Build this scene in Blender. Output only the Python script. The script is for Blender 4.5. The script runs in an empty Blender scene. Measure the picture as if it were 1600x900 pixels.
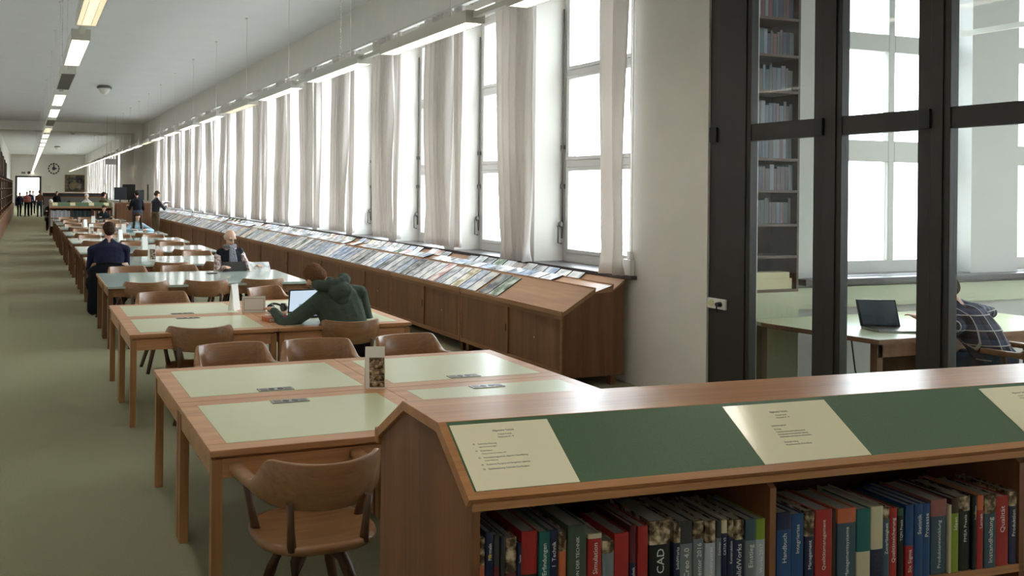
import bpy, math, random
import numpy as np
from mathutils import Vector, Matrix

random.seed(7)
S = bpy.context.scene
COL = S.collection
PI = math.pi

# ------------------------------------------------------------------ camera, world, exposure
F, PX, PY, RHO = 1300.0, 480.0, 297.0, 0.01
YAW = math.atan((PX - 42) / F)
cam = bpy.data.cameras.new('camera')
cam.sensor_fit = 'HORIZONTAL'; cam.sensor_width = 36.0
cam.lens = F / 1600 * 36
cam.shift_x = (800 - PX) / 1600
cam.shift_y = -(450 - PY) / 1600
cam.clip_start = 0.05; cam.clip_end = 400
camo = bpy.data.objects.new('camera', cam); COL.objects.link(camo)
r = Vector((math.cos(YAW), -math.sin(YAW), 0)); f = Vector((math.sin(YAW), math.cos(YAW), 0)); u = Vector((0, 0, 1))
r2 = r * math.cos(RHO) + u * math.sin(RHO); u2 = u * math.cos(RHO) - r * math.sin(RHO)
M4 = Matrix.Identity(4)
for i in range(3):
    M4[i][0], M4[i][1], M4[i][2] = r2[i], u2[i], -f[i]
M4.translation = Vector((0, 0, 1.9))
camo.matrix_world = M4
S.camera = camo

w = bpy.data.worlds.new('overcast_sky'); S.world = w; w.use_nodes = True
bg = w.node_tree.nodes['Background']
bg.inputs[1].default_value = 6.0
_t = w.node_tree; _tc = _t.nodes.new('ShaderNodeTexCoord'); _sp = _t.nodes.new('ShaderNodeSeparateXYZ'); _mr = _t.nodes.new('ShaderNodeValToRGB')
_t.links.new(_tc.outputs['Generated'], _sp.inputs[0]); _ad = _t.nodes.new('ShaderNodeMath'); _ad.operation = 'MULTIPLY_ADD'; _ad.inputs[1].default_value = 0.5; _ad.inputs[2].default_value = 0.5
_t.links.new(_sp.outputs[2], _ad.inputs[0]); _t.links.new(_ad.outputs[0], _mr.inputs[0]); _t.links.new(_mr.outputs[0], bg.inputs[0])
_mr.color_ramp.elements[0].position = 0.44; _mr.color_ramp.elements[0].color = (0.36, 0.37, 0.38, 1)   # courtyard ground
_mr.color_ramp.elements[1].position = 0.53; _mr.color_ramp.elements[1].color = (0.86, 0.93, 1.0, 1)    # bright overcast sky
S.view_settings.view_transform = 'Standard'; S.view_settings.look = 'None'
S.view_settings.exposure = 1.25; S.view_settings.gamma = 1.0
S.view_settings.use_curve_mapping = False
S.cycles.use_denoising = True
S.cycles.max_bounces = 10; S.cycles.diffuse_bounces = 6; S.cycles.glossy_bounces = 4
S.cycles.transparent_max_bounces = 16; S.cycles.transmission_bounces = 6
S.cycles.sample_clamp_indirect = 6.0
S.cycles.caustics_reflective = False; S.cycles.caustics_refractive = False

# ------------------------------------------------------------------ materials
MATS = {}
def srgb(r_, g_, b_):
    def c(v):
        v /= 255.0
        return v / 12.92 if v <= 0.04045 else ((v + 0.055) / 1.055) ** 2.4
    return (c(r_), c(g_), c(b_), 1)

def newmat(name):
    m = bpy.data.materials.new(name); m.use_nodes = True
    MATS[name] = m
    return m, m.node_tree, m.node_tree.nodes['Principled BSDF']

def plain(name, col, rough=0.6, metal=0.0, noise=0.0, nscale=20, bump=0.0, spec=0.5):
    m, t, b = newmat(name)
    b.inputs['Base Color'].default_value = col
    b.inputs['Roughness'].default_value = rough; b.inputs['Metallic'].default_value = metal
    b.inputs['Specular IOR Level'].default_value = spec
    if noise or bump:
        tc = t.nodes.new('ShaderNodeTexCoord'); n = t.nodes.new('ShaderNodeTexNoise')
        n.inputs['Scale'].default_value = nscale; n.inputs['Detail'].default_value = 4
        t.links.new(tc.outputs['Object'], n.inputs['Vector'])
        if noise:
            mr = t.nodes.new('ShaderNodeMapRange'); mr.inputs[1].default_value = 0.3; mr.inputs[2].default_value = 0.7
            mr.inputs[3].default_value = 1 - noise; mr.inputs[4].default_value = 1 + noise
            t.links.new(n.outputs['Fac'], mr.inputs[0])
            mx = t.nodes.new('ShaderNodeVectorMath'); mx.operation = 'SCALE'
            mx.inputs[0].default_value = col[:3]; t.links.new(mr.outputs[0], mx.inputs['Scale'])
            t.links.new(mx.outputs[0], b.inputs['Base Color'])
        if bump:
            bp = t.nodes.new('ShaderNodeBump'); bp.inputs['Strength'].default_value = bump; bp.inputs['Distance'].default_value = 0.01
            t.links.new(n.outputs['Fac'], bp.inputs['Height']); t.links.new(bp.outputs[0], b.inputs['Normal'])
    return m

def wood(name, c1, c2, rough=0.42, axis=0, s=1.0, fine=60):
    m, t, b = newmat(name)
    tc = t.nodes.new('ShaderNodeTexCoord'); mp = t.nodes.new('ShaderNodeMapping')
    sc = [fine * s] * 3; sc[axis] = 2.2 * s
    mp.inputs['Scale'].default_value = sc
    n = t.nodes.new('ShaderNodeTexNoise'); n.inputs['Scale'].default_value = 1.0; n.inputs['Detail'].default_value = 5; n.inputs['Roughness'].default_value = 0.65
    sc2 = [9 * s] * 3; sc2[axis] = 0.7 * s
    mp2 = t.nodes.new('ShaderNodeMapping'); mp2.inputs['Scale'].default_value = sc2
    n2 = t.nodes.new('ShaderNodeTexNoise'); n2.inputs['Scale'].default_value = 1.0; n2.inputs['Detail'].default_value = 3
    t.links.new(tc.outputs['Object'], mp.inputs[0]); t.links.new(mp.outputs[0], n.inputs['Vector'])
    t.links.new(tc.outputs['Object'], mp2.inputs[0]); t.links.new(mp2.outputs[0], n2.inputs['Vector'])
    ad = t.nodes.new('ShaderNodeMath'); ad.operation = 'MULTIPLY_ADD'; ad.inputs[1].default_value = 0.5
    hf = t.nodes.new('ShaderNodeMath'); hf.operation = 'MULTIPLY'; hf.inputs[1].default_value = 0.5
    t.links.new(n2.outputs['Fac'], hf.inputs[0])
    t.links.new(n.outputs['Fac'], ad.inputs[0]); t.links.new(hf.outputs[0], ad.inputs[2])
    cr = t.nodes.new('ShaderNodeValToRGB'); cr.color_ramp.elements[0].position = 0.35; cr.color_ramp.elements[1].position = 0.65
    cr.color_ramp.elements[0].color = c1; cr.color_ramp.elements[1].color = c2
    t.links.new(ad.outputs[0], cr.inputs[0]); t.links.new(cr.outputs[0], b.inputs['Base Color'])
    b.inputs['Roughness'].default_value = rough
    bp = t.nodes.new('ShaderNodeBump'); bp.inputs['Strength'].default_value = 0.08; bp.inputs['Distance'].default_value = 0.004
    t.links.new(n.outputs['Fac'], bp.inputs['Height']); t.links.new(bp.outputs[0], b.inputs['Normal'])
    return m

def emit(name, col, strength):
    m = bpy.data.materials.new(name); m.use_nodes = True; t = m.node_tree
    t.nodes.clear(); o = t.nodes.new('ShaderNodeOutputMaterial'); e = t.nodes.new('ShaderNodeEmission')
    e.inputs[0].default_value = col; e.inputs[1].default_value = strength
    t.links.new(e.outputs[0], o.inputs[0]); MATS[name] = m
    return m

def glassmat(name, tint=(1, 1, 1, 1), refl=0.08):
    m = bpy.data.materials.new(name); m.use_nodes = True; t = m.node_tree
    t.nodes.clear(); o = t.nodes.new('ShaderNodeOutputMaterial')
    tr = t.nodes.new('ShaderNodeBsdfTransparent'); tr.inputs[0].default_value = tint
    g = t.nodes.new('ShaderNodeBsdfGlossy'); g.inputs['Roughness'].default_value = 0.02
    ge = t.nodes.new('ShaderNodeNewGeometry'); dt = t.nodes.new('ShaderNodeVectorMath'); dt.operation = 'DOT_PRODUCT'
    t.links.new(ge.outputs['Normal'], dt.inputs[0]); t.links.new(ge.outputs['Incoming'], dt.inputs[1])
    ab = t.nodes.new('ShaderNodeMath'); ab.operation = 'ABSOLUTE'; t.links.new(dt.outputs['Value'], ab.inputs[0])
    iv = t.nodes.new('ShaderNodeMath'); iv.operation = 'SUBTRACT'; iv.inputs[0].default_value = 1.0; t.links.new(ab.outputs[0], iv.inputs[1])
    pw = t.nodes.new('ShaderNodeMath'); pw.operation = 'POWER'; pw.inputs[1].default_value = 5.0; t.links.new(iv.outputs[0], pw.inputs[0])
    mx = t.nodes.new('ShaderNodeMixShader')
    mm = t.nodes.new('ShaderNodeMath'); mm.operation = 'MULTIPLY_ADD'; mm.inputs[1].default_value = 0.9; mm.inputs[2].default_value = refl * 0.3
    t.links.new(pw.outputs[0], mm.inputs[0]); t.links.new(mm.outputs[0], mx.inputs[0])
    t.links.new(tr.outputs[0], mx.inputs[1]); t.links.new(g.outputs[0], mx.inputs[2]); t.links.new(mx.outputs[0], o.inputs[0])
    MATS[name] = m
    return m

plain('wall_white', srgb(226, 223, 216), 0.85, noise=0.02, nscale=3, bump=0.15)
plain('ceiling_white', srgb(222, 223, 222), 0.9, noise=0.02, nscale=1.5)
plain('carpet', srgb(126, 126, 102), 0.97, noise=0.14, nscale=160, bump=0.5, spec=0.1)
MATS['carpet'].node_tree.nodes['Principled BSDF'].inputs['Sheen Weight'].default_value = 0.42
MATS['carpet'].node_tree.nodes['Principled BSDF'].inputs['Sheen Roughness'].default_value = 0.6
MATS['carpet'].node_tree.nodes['Principled BSDF'].inputs['Sheen Tint'].default_value = srgb(214, 208, 170)
plain('stone_sill', srgb(74, 70, 70), 0.32, noise=0.2, nscale=30)
plain('window_paint', srgb(206, 204, 200), 0.45)
plain('reveal_white', srgb(206, 206, 204), 0.8)
plain('metal_grey', srgb(120, 118, 114), 0.4, 0.6)
plain('sleeve_gap_shade', srgb(58, 56, 56), 0.5)
plain('brass', srgb(200, 180, 130), 0.3, 0.9)
plain('lamp_grey', srgb(218, 216, 208), 0.5)
plain('lamp_dark', srgb(96, 92, 80), 0.5)
plain('black_plastic', srgb(24, 24, 26), 0.4)
plain('black_matte', srgb(18, 18, 20), 0.8)
plain('dark_frame', srgb(44, 40, 38), 0.45, noise=0.08, nscale=8)
plain('white_plastic', srgb(232, 230, 224), 0.35)
plain('paper_white', srgb(238, 236, 230), 0.7)
plain('paper_cream', srgb(220, 210, 170), 0.5)
plain('sheet_cream', srgb(250, 243, 212), 0.07, noise=0.0, bump=0.02, nscale=60)
plain('page_edges', srgb(150, 148, 138), 0.9, noise=0.1, nscale=200)
plain('ink', srgb(70, 62, 55), 0.6)
plain('ink_white', srgb(235, 235, 230), 0.5)
plain('table_green', srgb(203, 208, 172), 0.28, noise=0.015, nscale=6)
plain('table_blue', srgb(184, 200, 194), 0.08, noise=0.02, nscale=5)
plain('board_green', srgb(80, 108, 80), 0.42, noise=0.10, nscale=220, bump=0.05)
plain('steel', srgb(150, 150, 148), 0.3, 0.9)
plain('skin', srgb(214, 164, 138), 0.55, noise=0.04, nscale=30)
plain('skin_pale', srgb(226, 184, 160), 0.5, noise=0.04, nscale=30)
plain('lip', srgb(176, 104, 92), 0.5)
plain('side_panel_green', srgb(196, 202, 176), 0.5)
wood('oak_x', srgb(176, 124, 84), srgb(212, 160, 114), 0.36, 0)
wood('oak_y', srgb(176, 124, 84), srgb(212, 160, 114), 0.36, 1)
wood('oak_z', srgb(150, 104, 66), srgb(186, 136, 94), 0.45, 2)
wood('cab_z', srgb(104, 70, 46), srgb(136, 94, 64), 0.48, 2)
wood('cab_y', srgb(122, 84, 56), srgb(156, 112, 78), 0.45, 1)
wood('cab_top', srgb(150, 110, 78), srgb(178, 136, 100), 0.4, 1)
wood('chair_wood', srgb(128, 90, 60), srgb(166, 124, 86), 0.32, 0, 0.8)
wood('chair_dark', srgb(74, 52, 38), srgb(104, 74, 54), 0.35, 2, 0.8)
wood('shelf_z', srgb(112, 72, 44), srgb(142, 94, 60), 0.5, 2)
wood('shelf_x', srgb(166, 114, 72), srgb(200, 146, 100), 0.3, 0)
wood('shelf_dark', srgb(70, 46, 30), srgb(92, 62, 42), 0.55, 0)
emit('tube_light', (1.0, 0.94, 0.85, 1), 8.5)
emit('tube_light_warm', (1.0, 0.86, 0.62, 1), 2.2)
emit('screen_light', (0.70, 0.85, 1.0, 1), 0.36)
emit('screen_blue', (0.30, 0.42, 0.62, 1), 0.35)
emit('doorway_light', (1.0, 1.0, 1.0, 1), 2.6)
glassmat('window_glass', (0.96, 0.98, 0.98, 1), 0.1)
glassmat('partition_glass', (0.95, 0.97, 0.965, 1), 0.12)

def curtain_mat():
    m, t, b = newmat('curtain_cloth')
    b.inputs['Base Color'].default_value = srgb(234, 230, 227); b.inputs['Roughness'].default_value = 0.9
    o = [n for n in t.nodes if n.type == 'OUTPUT_MATERIAL'][0]
    tl = t.nodes.new('ShaderNodeBsdfTranslucent'); tl.inputs[0].default_value = srgb(232, 226, 220)
    mx = t.nodes.new('ShaderNodeMixShader'); mx.inputs[0].default_value = 0.30
    t.links.new(b.outputs[0], mx.inputs[1]); t.links.new(tl.outputs[0], mx.inputs[2]); t.links.new(mx.outputs[0], o.inputs[0])
curtain_mat()

def cover(name, base, c2, c3, sc=9):
    """magazine cover: blurred picture blocks and a title band, in the cover's own colours"""
    m, t, b = newmat(name)
    tc = t.nodes.new('ShaderNodeTexCoord'); oi = t.nodes.new('ShaderNodeObjectInfo')
    ad = t.nodes.new('ShaderNodeVectorMath'); ad.operation = 'ADD'
    ml = t.nodes.new('ShaderNodeMath'); ml.operation = 'MULTIPLY'; ml.inputs[1].default_value = 37.0
    t.links.new(oi.outputs['Random'], ml.inputs[0]); t.links.new(tc.outputs['Object'], ad.inputs[0]); t.links.new(ml.outputs[0], ad.inputs[1])
    n = t.nodes.new('ShaderNodeTexNoise'); n.inputs['Scale'].default_value = sc; n.inputs['Detail'].default_value = 3
    t.links.new(ad.outputs[0], n.inputs['Vector'])
    cr = t.nodes.new('ShaderNodeValToRGB'); e = cr.color_ramp.elements
    e[0].position = 0.40; e[0].color = c2; e[1].position = 0.52; e[1].color = base
    x = e.new(0.66); x.color = c3
    t.links.new(n.outputs['Fac'], cr.inputs[0]); t.links.new(cr.outputs[0], b.inputs['Base Color'])
    b.inputs['Roughness'].default_value = 0.22
cover('cover_white', srgb(230, 230, 230), srgb(188, 192, 198), srgb(244, 242, 238))
cover('cover_grey', srgb(184, 188, 192), srgb(140, 144, 150), srgb(214, 214, 216))
cover('cover_blue', srgb(184, 198, 216), srgb(146, 162, 192), srgb(224, 228, 234))
cover('cover_green', srgb(128, 146, 124), srgb(72, 96, 76), srgb(196, 206, 190))
cover('cover_pink', srgb(222, 204, 200), srgb(200, 150, 146), srgb(238, 230, 224))
cover('cover_cream', srgb(222, 214, 188), srgb(170, 156, 120), srgb(238, 234, 220))
cover('cover_dark', srgb(134, 138, 140), srgb(84, 88, 92), srgb(176, 176, 174))
cover('picture_dark', srgb(58, 46, 36), srgb(30, 26, 22), srgb(140, 122, 96), 1.6)
cover('book_photo', srgb(150, 128, 100), srgb(70, 56, 46), srgb(214, 196, 170), 40)
cover('shirt_check', srgb(200, 180, 176), srgb(150, 110, 110), srgb(230, 220, 214), 30)

def cloth(name, col, fold=0.5, sc=9):
    m = plain(name, col, 0.92, noise=0.10, nscale=sc, bump=fold, spec=0.2)
    for n in m.node_tree.nodes:
        if n.type == 'BUMP': n.inputs['Distance'].default_value = 0.03
    return m
cloth('hoodie_green', srgb(72, 84, 76)); cloth('navy_wool', srgb(34, 36, 58)); cloth('vest_black', srgb(34, 36, 42))
cloth('jeans', srgb(66, 76, 96)); cloth('trouser_dark', srgb(30, 32, 38)); cloth('khaki', srgb(112, 96, 76))
cloth('grey_sweater', srgb(56, 58, 66)); cloth('black_jacket', srgb(26, 28, 34)); cloth('pink_jacket', srgb(206, 128, 118))
cloth('brown_jacket', srgb(104, 70, 52)); cloth('light_blue', srgb(164, 190, 206)); cloth('white_shirt', srgb(226, 224, 220))
cloth('olive', srgb(96, 90, 66)); cloth('scarf_grey', srgb(150, 154, 162), 0.9, 60); cloth('coat_black', srgb(20, 22, 28))
cloth('shoe', srgb(30, 28, 28)); cloth('hair_brown', srgb(72, 52, 38), 0.8, 60); cloth('hair_red', srgb(122, 84, 58), 0.8, 90)
cloth('hair_dark', srgb(40, 32, 28), 0.8, 60); cloth('hair_white', srgb(206, 204, 200), 0.8, 60)
cloth('red_cloth', srgb(150, 44, 44))

def plaid():
    m, t, b = newmat('plaid_shirt')
    tc = t.nodes.new('ShaderNodeTexCoord'); sp = t.nodes.new('ShaderNodeSeparateXYZ'); t.links.new(tc.outputs['Object'], sp.inputs[0])
    def band(axis, freq, wd):
        a = t.nodes.new('ShaderNodeMath'); a.operation = 'MULTIPLY'; a.inputs[1].default_value = freq; t.links.new(sp.outputs[axis], a.inputs[0])
        f_ = t.nodes.new('ShaderNodeMath'); f_.operation = 'FRACT'; t.links.new(a.outputs[0], f_.inputs[0])
        c_ = t.nodes.new('ShaderNodeMath'); c_.operation = 'LESS_THAN'; c_.inputs[1].default_value = wd; t.links.new(f_.outputs[0], c_.inputs[0])
        return c_
    x1 = band(0, 9, 0.45); z1 = band(2, 9, 0.45); xl = band(0, 9, 0.07); zl = band(2, 9, 0.07)
    s = t.nodes.new('ShaderNodeMath'); s.operation = 'ADD'; t.links.new(x1.outputs[0], s.inputs[0]); t.links.new(z1.outputs[0], s.inputs[1])
    cr = t.nodes.new('ShaderNodeMapRange'); cr.inputs[2].default_value = 2; t.links.new(s.outputs[0], cr.inputs[0])
    mx = t.nodes.new('ShaderNodeMixRGB'); mx.inputs[1].default_value = srgb(22, 26, 44); mx.inputs[2].default_value = srgb(72, 84, 112); t.links.new(cr.outputs[0], mx.inputs[0])
    mxm = t.nodes.new('ShaderNodeMath'); mxm.operation = 'MAXIMUM'; t.links.new(xl.outputs[0], mxm.inputs[0]); t.links.new(zl.outputs[0], mxm.inputs[1])
    m2 = t.nodes.new('ShaderNodeMixRGB'); m2.inputs[2].default_value = srgb(186, 184, 182)
    t.links.new(mxm.outputs[0], m2.inputs[0]); t.links.new(mx.outputs[0], m2.inputs[1]); t.links.new(m2.outputs[0], b.inputs['Base Color'])
    b.inputs['Roughness'].default_value = 0.9
plaid()

BOOKCOL = {'orange': (196, 104, 66), 'navy': (26, 34, 70), 'maroon': (96, 36, 44), 'charcoal': (52, 52, 58), 'blue': (34, 74, 124),
           'black': (18, 20, 26), 'red': (168, 42, 42), 'teal': (24, 98, 98), 'cream': (206, 196, 166), 'mossgrey': (70, 84, 72),
           'grey': (118, 126, 134), 'slate': (60, 82, 98), 'lime': (134, 154, 48), 'brown': (60, 38, 32), 'green': (40, 84, 60),
           'white': (214, 214, 216), 'palegrey': (176, 182, 196), 'bottlegreen': (36, 54, 48), 'rose': (150, 92, 88)}
for k_, c_ in BOOKCOL.items(): plain('book_' + k_, srgb(*c_), 0.35)

# ------------------------------------------------------------------ mesh helpers
class MB:
    def __init__(s): s.v = []; s.f = []; s.m = []; s.sm = []
    def add(s, vs, fs, m=0, smooth=False):
        o = len(s.v); s.v += [tuple(v) for v in vs]
        for f_ in fs: s.f.append(tuple(i + o for i in f_)); s.m.append(m); s.sm.append(smooth)
        return s
    def box(s, x0, x1, y0, y1, z0, z1, m=0):
        vs = [(x, y, z) for z in (z0, z1) for y in (y0, y1) for x in (x0, x1)]
        return s.add(vs, [(0, 2, 3, 1), (4, 5, 7, 6), (0, 1, 5, 4), (2, 6, 7, 3), (0, 4, 6, 2), (1, 3, 7, 5)], m)
    def prism(s, poly, axis, a0, a1, m=0):
        """poly: 2-D points in the other two axes (axis x: y,z; y: x,z; z: x,y)"""
        def p3(p, a):
            return (a, p[0], p[1]) if axis == 'x' else (p[0], a, p[1]) if axis == 'y' else (p[0], p[1], a)
        n = len(poly); vs = [p3(p, a0) for p in poly] + [p3(p, a1) for p in poly]
        area = sum(poly[i][0] * poly[(i + 1) % n][1] - poly[(i + 1) % n][0] * poly[i][1] for i in range(n))
        flip = (area < 0) ^ (axis == 'y')
        fs = [tuple(range(n))[::-1], tuple(range(n, 2 * n))] + [(i, (i + 1) % n, n + (i + 1) % n, n + i) for i in range(n)]
        if flip: fs = [tuple(f_[::-1]) for f_ in fs]
        return s.add(vs, fs, m)
    def ring(s, c, ax, rad, n):
        ax = Vector(ax).normalized(); t = Vector((0, 0, 1)) if abs(ax.z) < 0.9 else Vector((1, 0, 0))
        a = ax.cross(t).normalized(); b = ax.cross(a)
        return [Vector(c) + (a * math.cos(2 * PI * i / n) + b * math.sin(2 * PI * i / n)) * rad for i in range(n)]
    def tube(s, pts, rad, n=8, m=0):
        pts = [Vector(p) for p in pts]; k = len(pts)
        rads = rad if isinstance(rad, (list, tuple)) else [rad] * k
        vs = []
        for i, p in enumerate(pts):
            d = (pts[min(i + 1, k - 1)] - pts[max(i - 1, 0)])
            vs += s.ring(p, d, rads[i], n)
        fs = [(i * n + j, (i + 1) * n + j, (i + 1) * n + (j + 1) % n, i * n + (j + 1) % n) for i in range(k - 1) for j in range(n)]
        o = len(s.v); s.add(vs, fs, m, True)
        s.f += [tuple(o + j for j in range(n)), tuple(o + (k - 1) * n + j for j in reversed(range(n)))]; s.m += [m, m]; s.sm += [False, False]
        return s
    def ell(s, c, rad, rot=None, m=0, nu=16, nv=10):
        R = rot or Matrix.Identity(3); c = Vector(c); vs = [c + R @ Vector((0, 0, rad[2]))]
        for i in range(1, nv):
            th = PI * i / nv
            for j in range(nu):
                ph = 2 * PI * j / nu
                vs.append(c + R @ Vector((rad[0] * math.sin(th) * math.cos(ph), rad[1] * math.sin(th) * math.sin(ph), rad[2] * math.cos(th))))
        vs.append(c + R @ Vector((0, 0, -rad[2])))
        fs = [(0, 1 + j, 1 + (j + 1) % nu) for j in range(nu)]
        for i in range(nv - 2):
            for j in range(nu):
                a = 1 + i * nu + j; b = 1 + i * nu + (j + 1) % nu
                fs.append((a, a + nu, b + nu, b))
        L = len(vs) - 1; fs += [(L, 1 + (nv - 2) * nu + (j + 1) % nu, 1 + (nv - 2) * nu + j) for j in range(nu)]
        return s.add(vs, fs, m, True)
    def cap(s, p0, p1, r0, r1, m=0, n=12):
        """capsule with two radii, closed"""
        p0 = Vector(p0); p1 = Vector(p1); d = p1 - p0
        if d.length < 1e-5: return s.ell(p0, (r0,) * 3, None, m)
        ax = d.normalized(); pts = []; rr = []
        for a in (-80, -50, -20): pts.append(p0 + ax * r0 * math.sin(math.radians(a))); rr.append(r0 * math.cos(math.radians(a)))
        for a in (20, 50, 80): pts.append(p1 + ax * r1 * math.sin(math.radians(a))); rr.append(r1 * math.cos(math.radians(a)))
        vs = []
        for p, q in zip(pts, rr): vs += s.ring(p, ax, q, n)
        k = len(pts)
        fs = [(i * n + j, (i + 1) * n + j, (i + 1) * n + (j + 1) % n, i * n + (j + 1) % n) for i in range(k - 1) for j in range(n)]
        fs += [tuple(range(n)), tuple((k - 1) * n + j for j in reversed(range(n)))]
        return s.add(vs, fs, m, True)
    def grid(s, fn, nu, nv, m=0, smooth=True):
        vs = [fn(i / nu, j / nv) for j in range(nv + 1) for i in range(nu + 1)]
        fs = [(j * (nu + 1) + i, j * (nu + 1) + i + 1, (j + 1) * (nu + 1) + i + 1, (j + 1) * (nu + 1) + i) for j in range(nv) for i in range(nu)]
        return s.add(vs, fs, m, smooth)
    def loft(s, rings, m=0, smooth=True):
        n = len(rings[0]); vs = [p for r_ in rings for p in r_]
        fs = [(i * n + j, (i + 1) * n + j, (i + 1) * n + (j + 1) % n, i * n + (j + 1) % n) for i in range(len(rings) - 1) for j in range(n)]
        o = len(s.v); s.add(vs, fs, m, smooth)
        k = len(rings)
        s.f += [tuple(o + j for j in range(n)), tuple(o + (k - 1) * n + j for j in reversed(range(n)))]; s.m += [m, m]; s.sm += [False, False]
        return s
    def mesh(s, name):
        me = bpy.data.meshes.new(name); me.from_pydata([tuple(v) for v in s.v], [], s.f); me.update()
        me.polygons.foreach_set('material_index', s.m); me.polygons.foreach_set('use_smooth', s.sm)
        return me

def obj(name, mb, mats, parent=None, loc=None, bevel=0, label=None, solid=0):
    me = mb.mesh(name) if isinstance(mb, MB) else mb
    if isinstance(mats, str): mats = [mats]
    if mats and not me.materials:
        for q in mats: me.materials.append(MATS[q])
    o = bpy.data.objects.new(name, me); COL.objects.link(o)
    if parent is not None: o.parent = parent
    if loc is not None: o.location = loc
    if bevel:
        b = o.modifiers.new('bevel', 'BEVEL'); b.width = bevel; b.segments = 2; b.limit_method = 'ANGLE'; b.angle_limit = 0.7
    if solid:
        b = o.modifiers.new('solid', 'SOLIDIFY'); b.thickness = solid; b.offset = 0
    if label: o['label'] = label
    return o

def tag(o, label, cat, group=None, kind=None):
    o['label'] = label; o['category'] = cat
    if group: o['group'] = group
    if kind: o['kind'] = kind
    return o

def thing(name, label, cat, loc=(0, 0, 0), rz=0, group=None):
    o = bpy.data.objects.new(name, None); COL.objects.link(o)
    o.location = loc; o.rotation_euler = (0, 0, rz); o.empty_display_size = 0.1
    return tag(o, label, cat, group)

def struct(name, mb, mats, parent=None, **k):
    o = obj(name, mb, mats, parent, **k)
    if parent is None: o['kind'] = 'structure'
    return o

def kids(o): return [c for c in ALLCH.get(o.name, [])] if False else list(o.children)

def dup(root, loc, rz=0, label=None, group=None):
    q = root.copy(); COL.objects.link(q); q.location = loc; q.rotation_euler = (0, 0, rz)
    if label: q['label'] = label
    if group: q['group'] = group
    def rec(src, dst):
        for ch in list(src.children):
            c = ch.copy(); COL.objects.link(c); c.parent = dst; c.matrix_parent_inverse = ch.matrix_parent_inverse
            rec(ch, c)
    rec(root, q)
    return q

ONES = ['', 'first', 'second', 'third', 'fourth', 'fifth', 'sixth', 'seventh', 'eighth', 'ninth', 'tenth', 'eleventh', 'twelfth', 'thirteenth',
        'fourteenth', 'fifteenth', 'sixteenth', 'seventeenth', 'eighteenth', 'nineteenth']
TENS = ['', '', 'twent', 'thirt', 'fort', 'fift', 'sixt', 'sevent', 'eight', 'ninet']
def nth(n):
    if n < 20: return ONES[n]
    if n >= 100: return 'hundred and ' + nth(n - 100) if n > 100 else 'hundredth'
    return TENS[n // 10] + 'ieth' if n % 10 == 0 else TENS[n // 10] + 'y-' + ONES[n % 10]

def text_mesh(txt, size, extrude=0.0004, align='LEFT'):
    cu = bpy.data.curves.new('text', 'FONT'); cu.body = txt; cu.size = size; cu.extrude = extrude; cu.align_x = align; cu.resolution_u = 2
    o = bpy.data.objects.new('text', cu); COL.objects.link(o)
    dg = bpy.context.evaluated_depsgraph_get(); me = bpy.data.meshes.new_from_object(o.evaluated_get(dg))
    bpy.data.objects.remove(o); bpy.data.curves.remove(cu)
    return me

# ================================================================== SETTING
CEIL = 5.25
XW, XO = 5.72, 6.30            # inner and outer face of the window wall
YEND = 90.0
WIN0, PITCH, WW = 6.86, 1.95, 1.65
NW = 17
ZS, ZH = 1.06, 4.36            # window opening bottom / top
struct('floor', MB().box(-1.8, 6.30, -2.8, YEND + 6, -0.1, 0).box(6.30, 13.2, -2.8, 6.75, -0.1, 0), 'carpet')
struct('ceiling', MB().box(-1.8, 6.30, -2.8, YEND + 0.2, CEIL, CEIL + 0.15).box(6.30, 13.2, -2.8, 6.75, CEIL, CEIL + 0.15), 'ceiling_white')
far0 = 55.2; NF = 15
mb = MB()
def openings():
    return [(WIN0 + PITCH * k, WIN0 + PITCH * k + WW) for k in range(NW)] + [(far0 + PITCH * k, far0 + PITCH * k + WW) for k in range(NF)]
ops = openings()
y = 5.86
for a, b in ops:
    mb.box(XW, XO, y, a, 0, CEIL); mb.box(XW, XO, a, b, 0, ZS); mb.box(XW, XO, a, b, ZH, CEIL); y = b
mb.box(XW, XO, y, YEND, 0, CEIL)
struct('wall_right', mb, 'wall_white')
struct('wall_left', MB().box(-1.8, -1.6, -2.6, YEND, 0, CEIL), 'wall_white')
struct('wall_near', MB().box(-1.8, 13.2, -2.8, -2.6, 0, CEIL), 'wall_white')
DX0, DX1, DZ = -0.98, 1.25, 2.95
struct('wall_end', MB().box(-1.8, DX0, YEND, YEND + 0.2, 0, CEIL).box(DX1, XO, YEND, YEND + 0.2, 0, CEIL).box(DX0, DX1, YEND, YEND + 0.2, DZ, CEIL), 'wall_white')
# cross beam with its pilaster between the two halves of the hall
struct('trim_2', MB().box(-1.6, XW, 44.2, 45.4, 4.78, CEIL - 0.002).box(5.30, XW - 0.002, 44.2, 45.4, 0, 4.78), 'wall_white')
# door at the far end
d = thing('door_1', 'dark framed double doorway with bright white light in the end wall', 'door', (0, YEND, 0)); d['kind'] = 'structure'
obj('door_frame', MB().box(DX0 - 0.16, DX0 + 0.06, -0.08, 0.16, 0, DZ + 0.12).box(DX1 - 0.06, DX1 + 0.16, -0.08, 0.16, 0, DZ + 0.12).box(DX0 + 0.06, DX1 - 0.06, -0.08, 0.16, DZ - 0.06, DZ + 0.12), 'dark_frame', d)
obj('door_glass', MB().box(DX0 + 0.06, DX1 - 0.06, 0.10, 0.12, 1.05, DZ - 0.06), 'doorway_light', d, label='brightly lit pane')
obj('door_leaf', MB().box(DX0 + 0.06, (DX0 + DX1) / 2 - 0.01, 0.06, 0.12, 0, 1.05).box((DX0 + DX1) / 2 + 0.01, DX1 - 0.06, 0.06, 0.12, 0, 1.05), 'side_panel_green', d)

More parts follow.
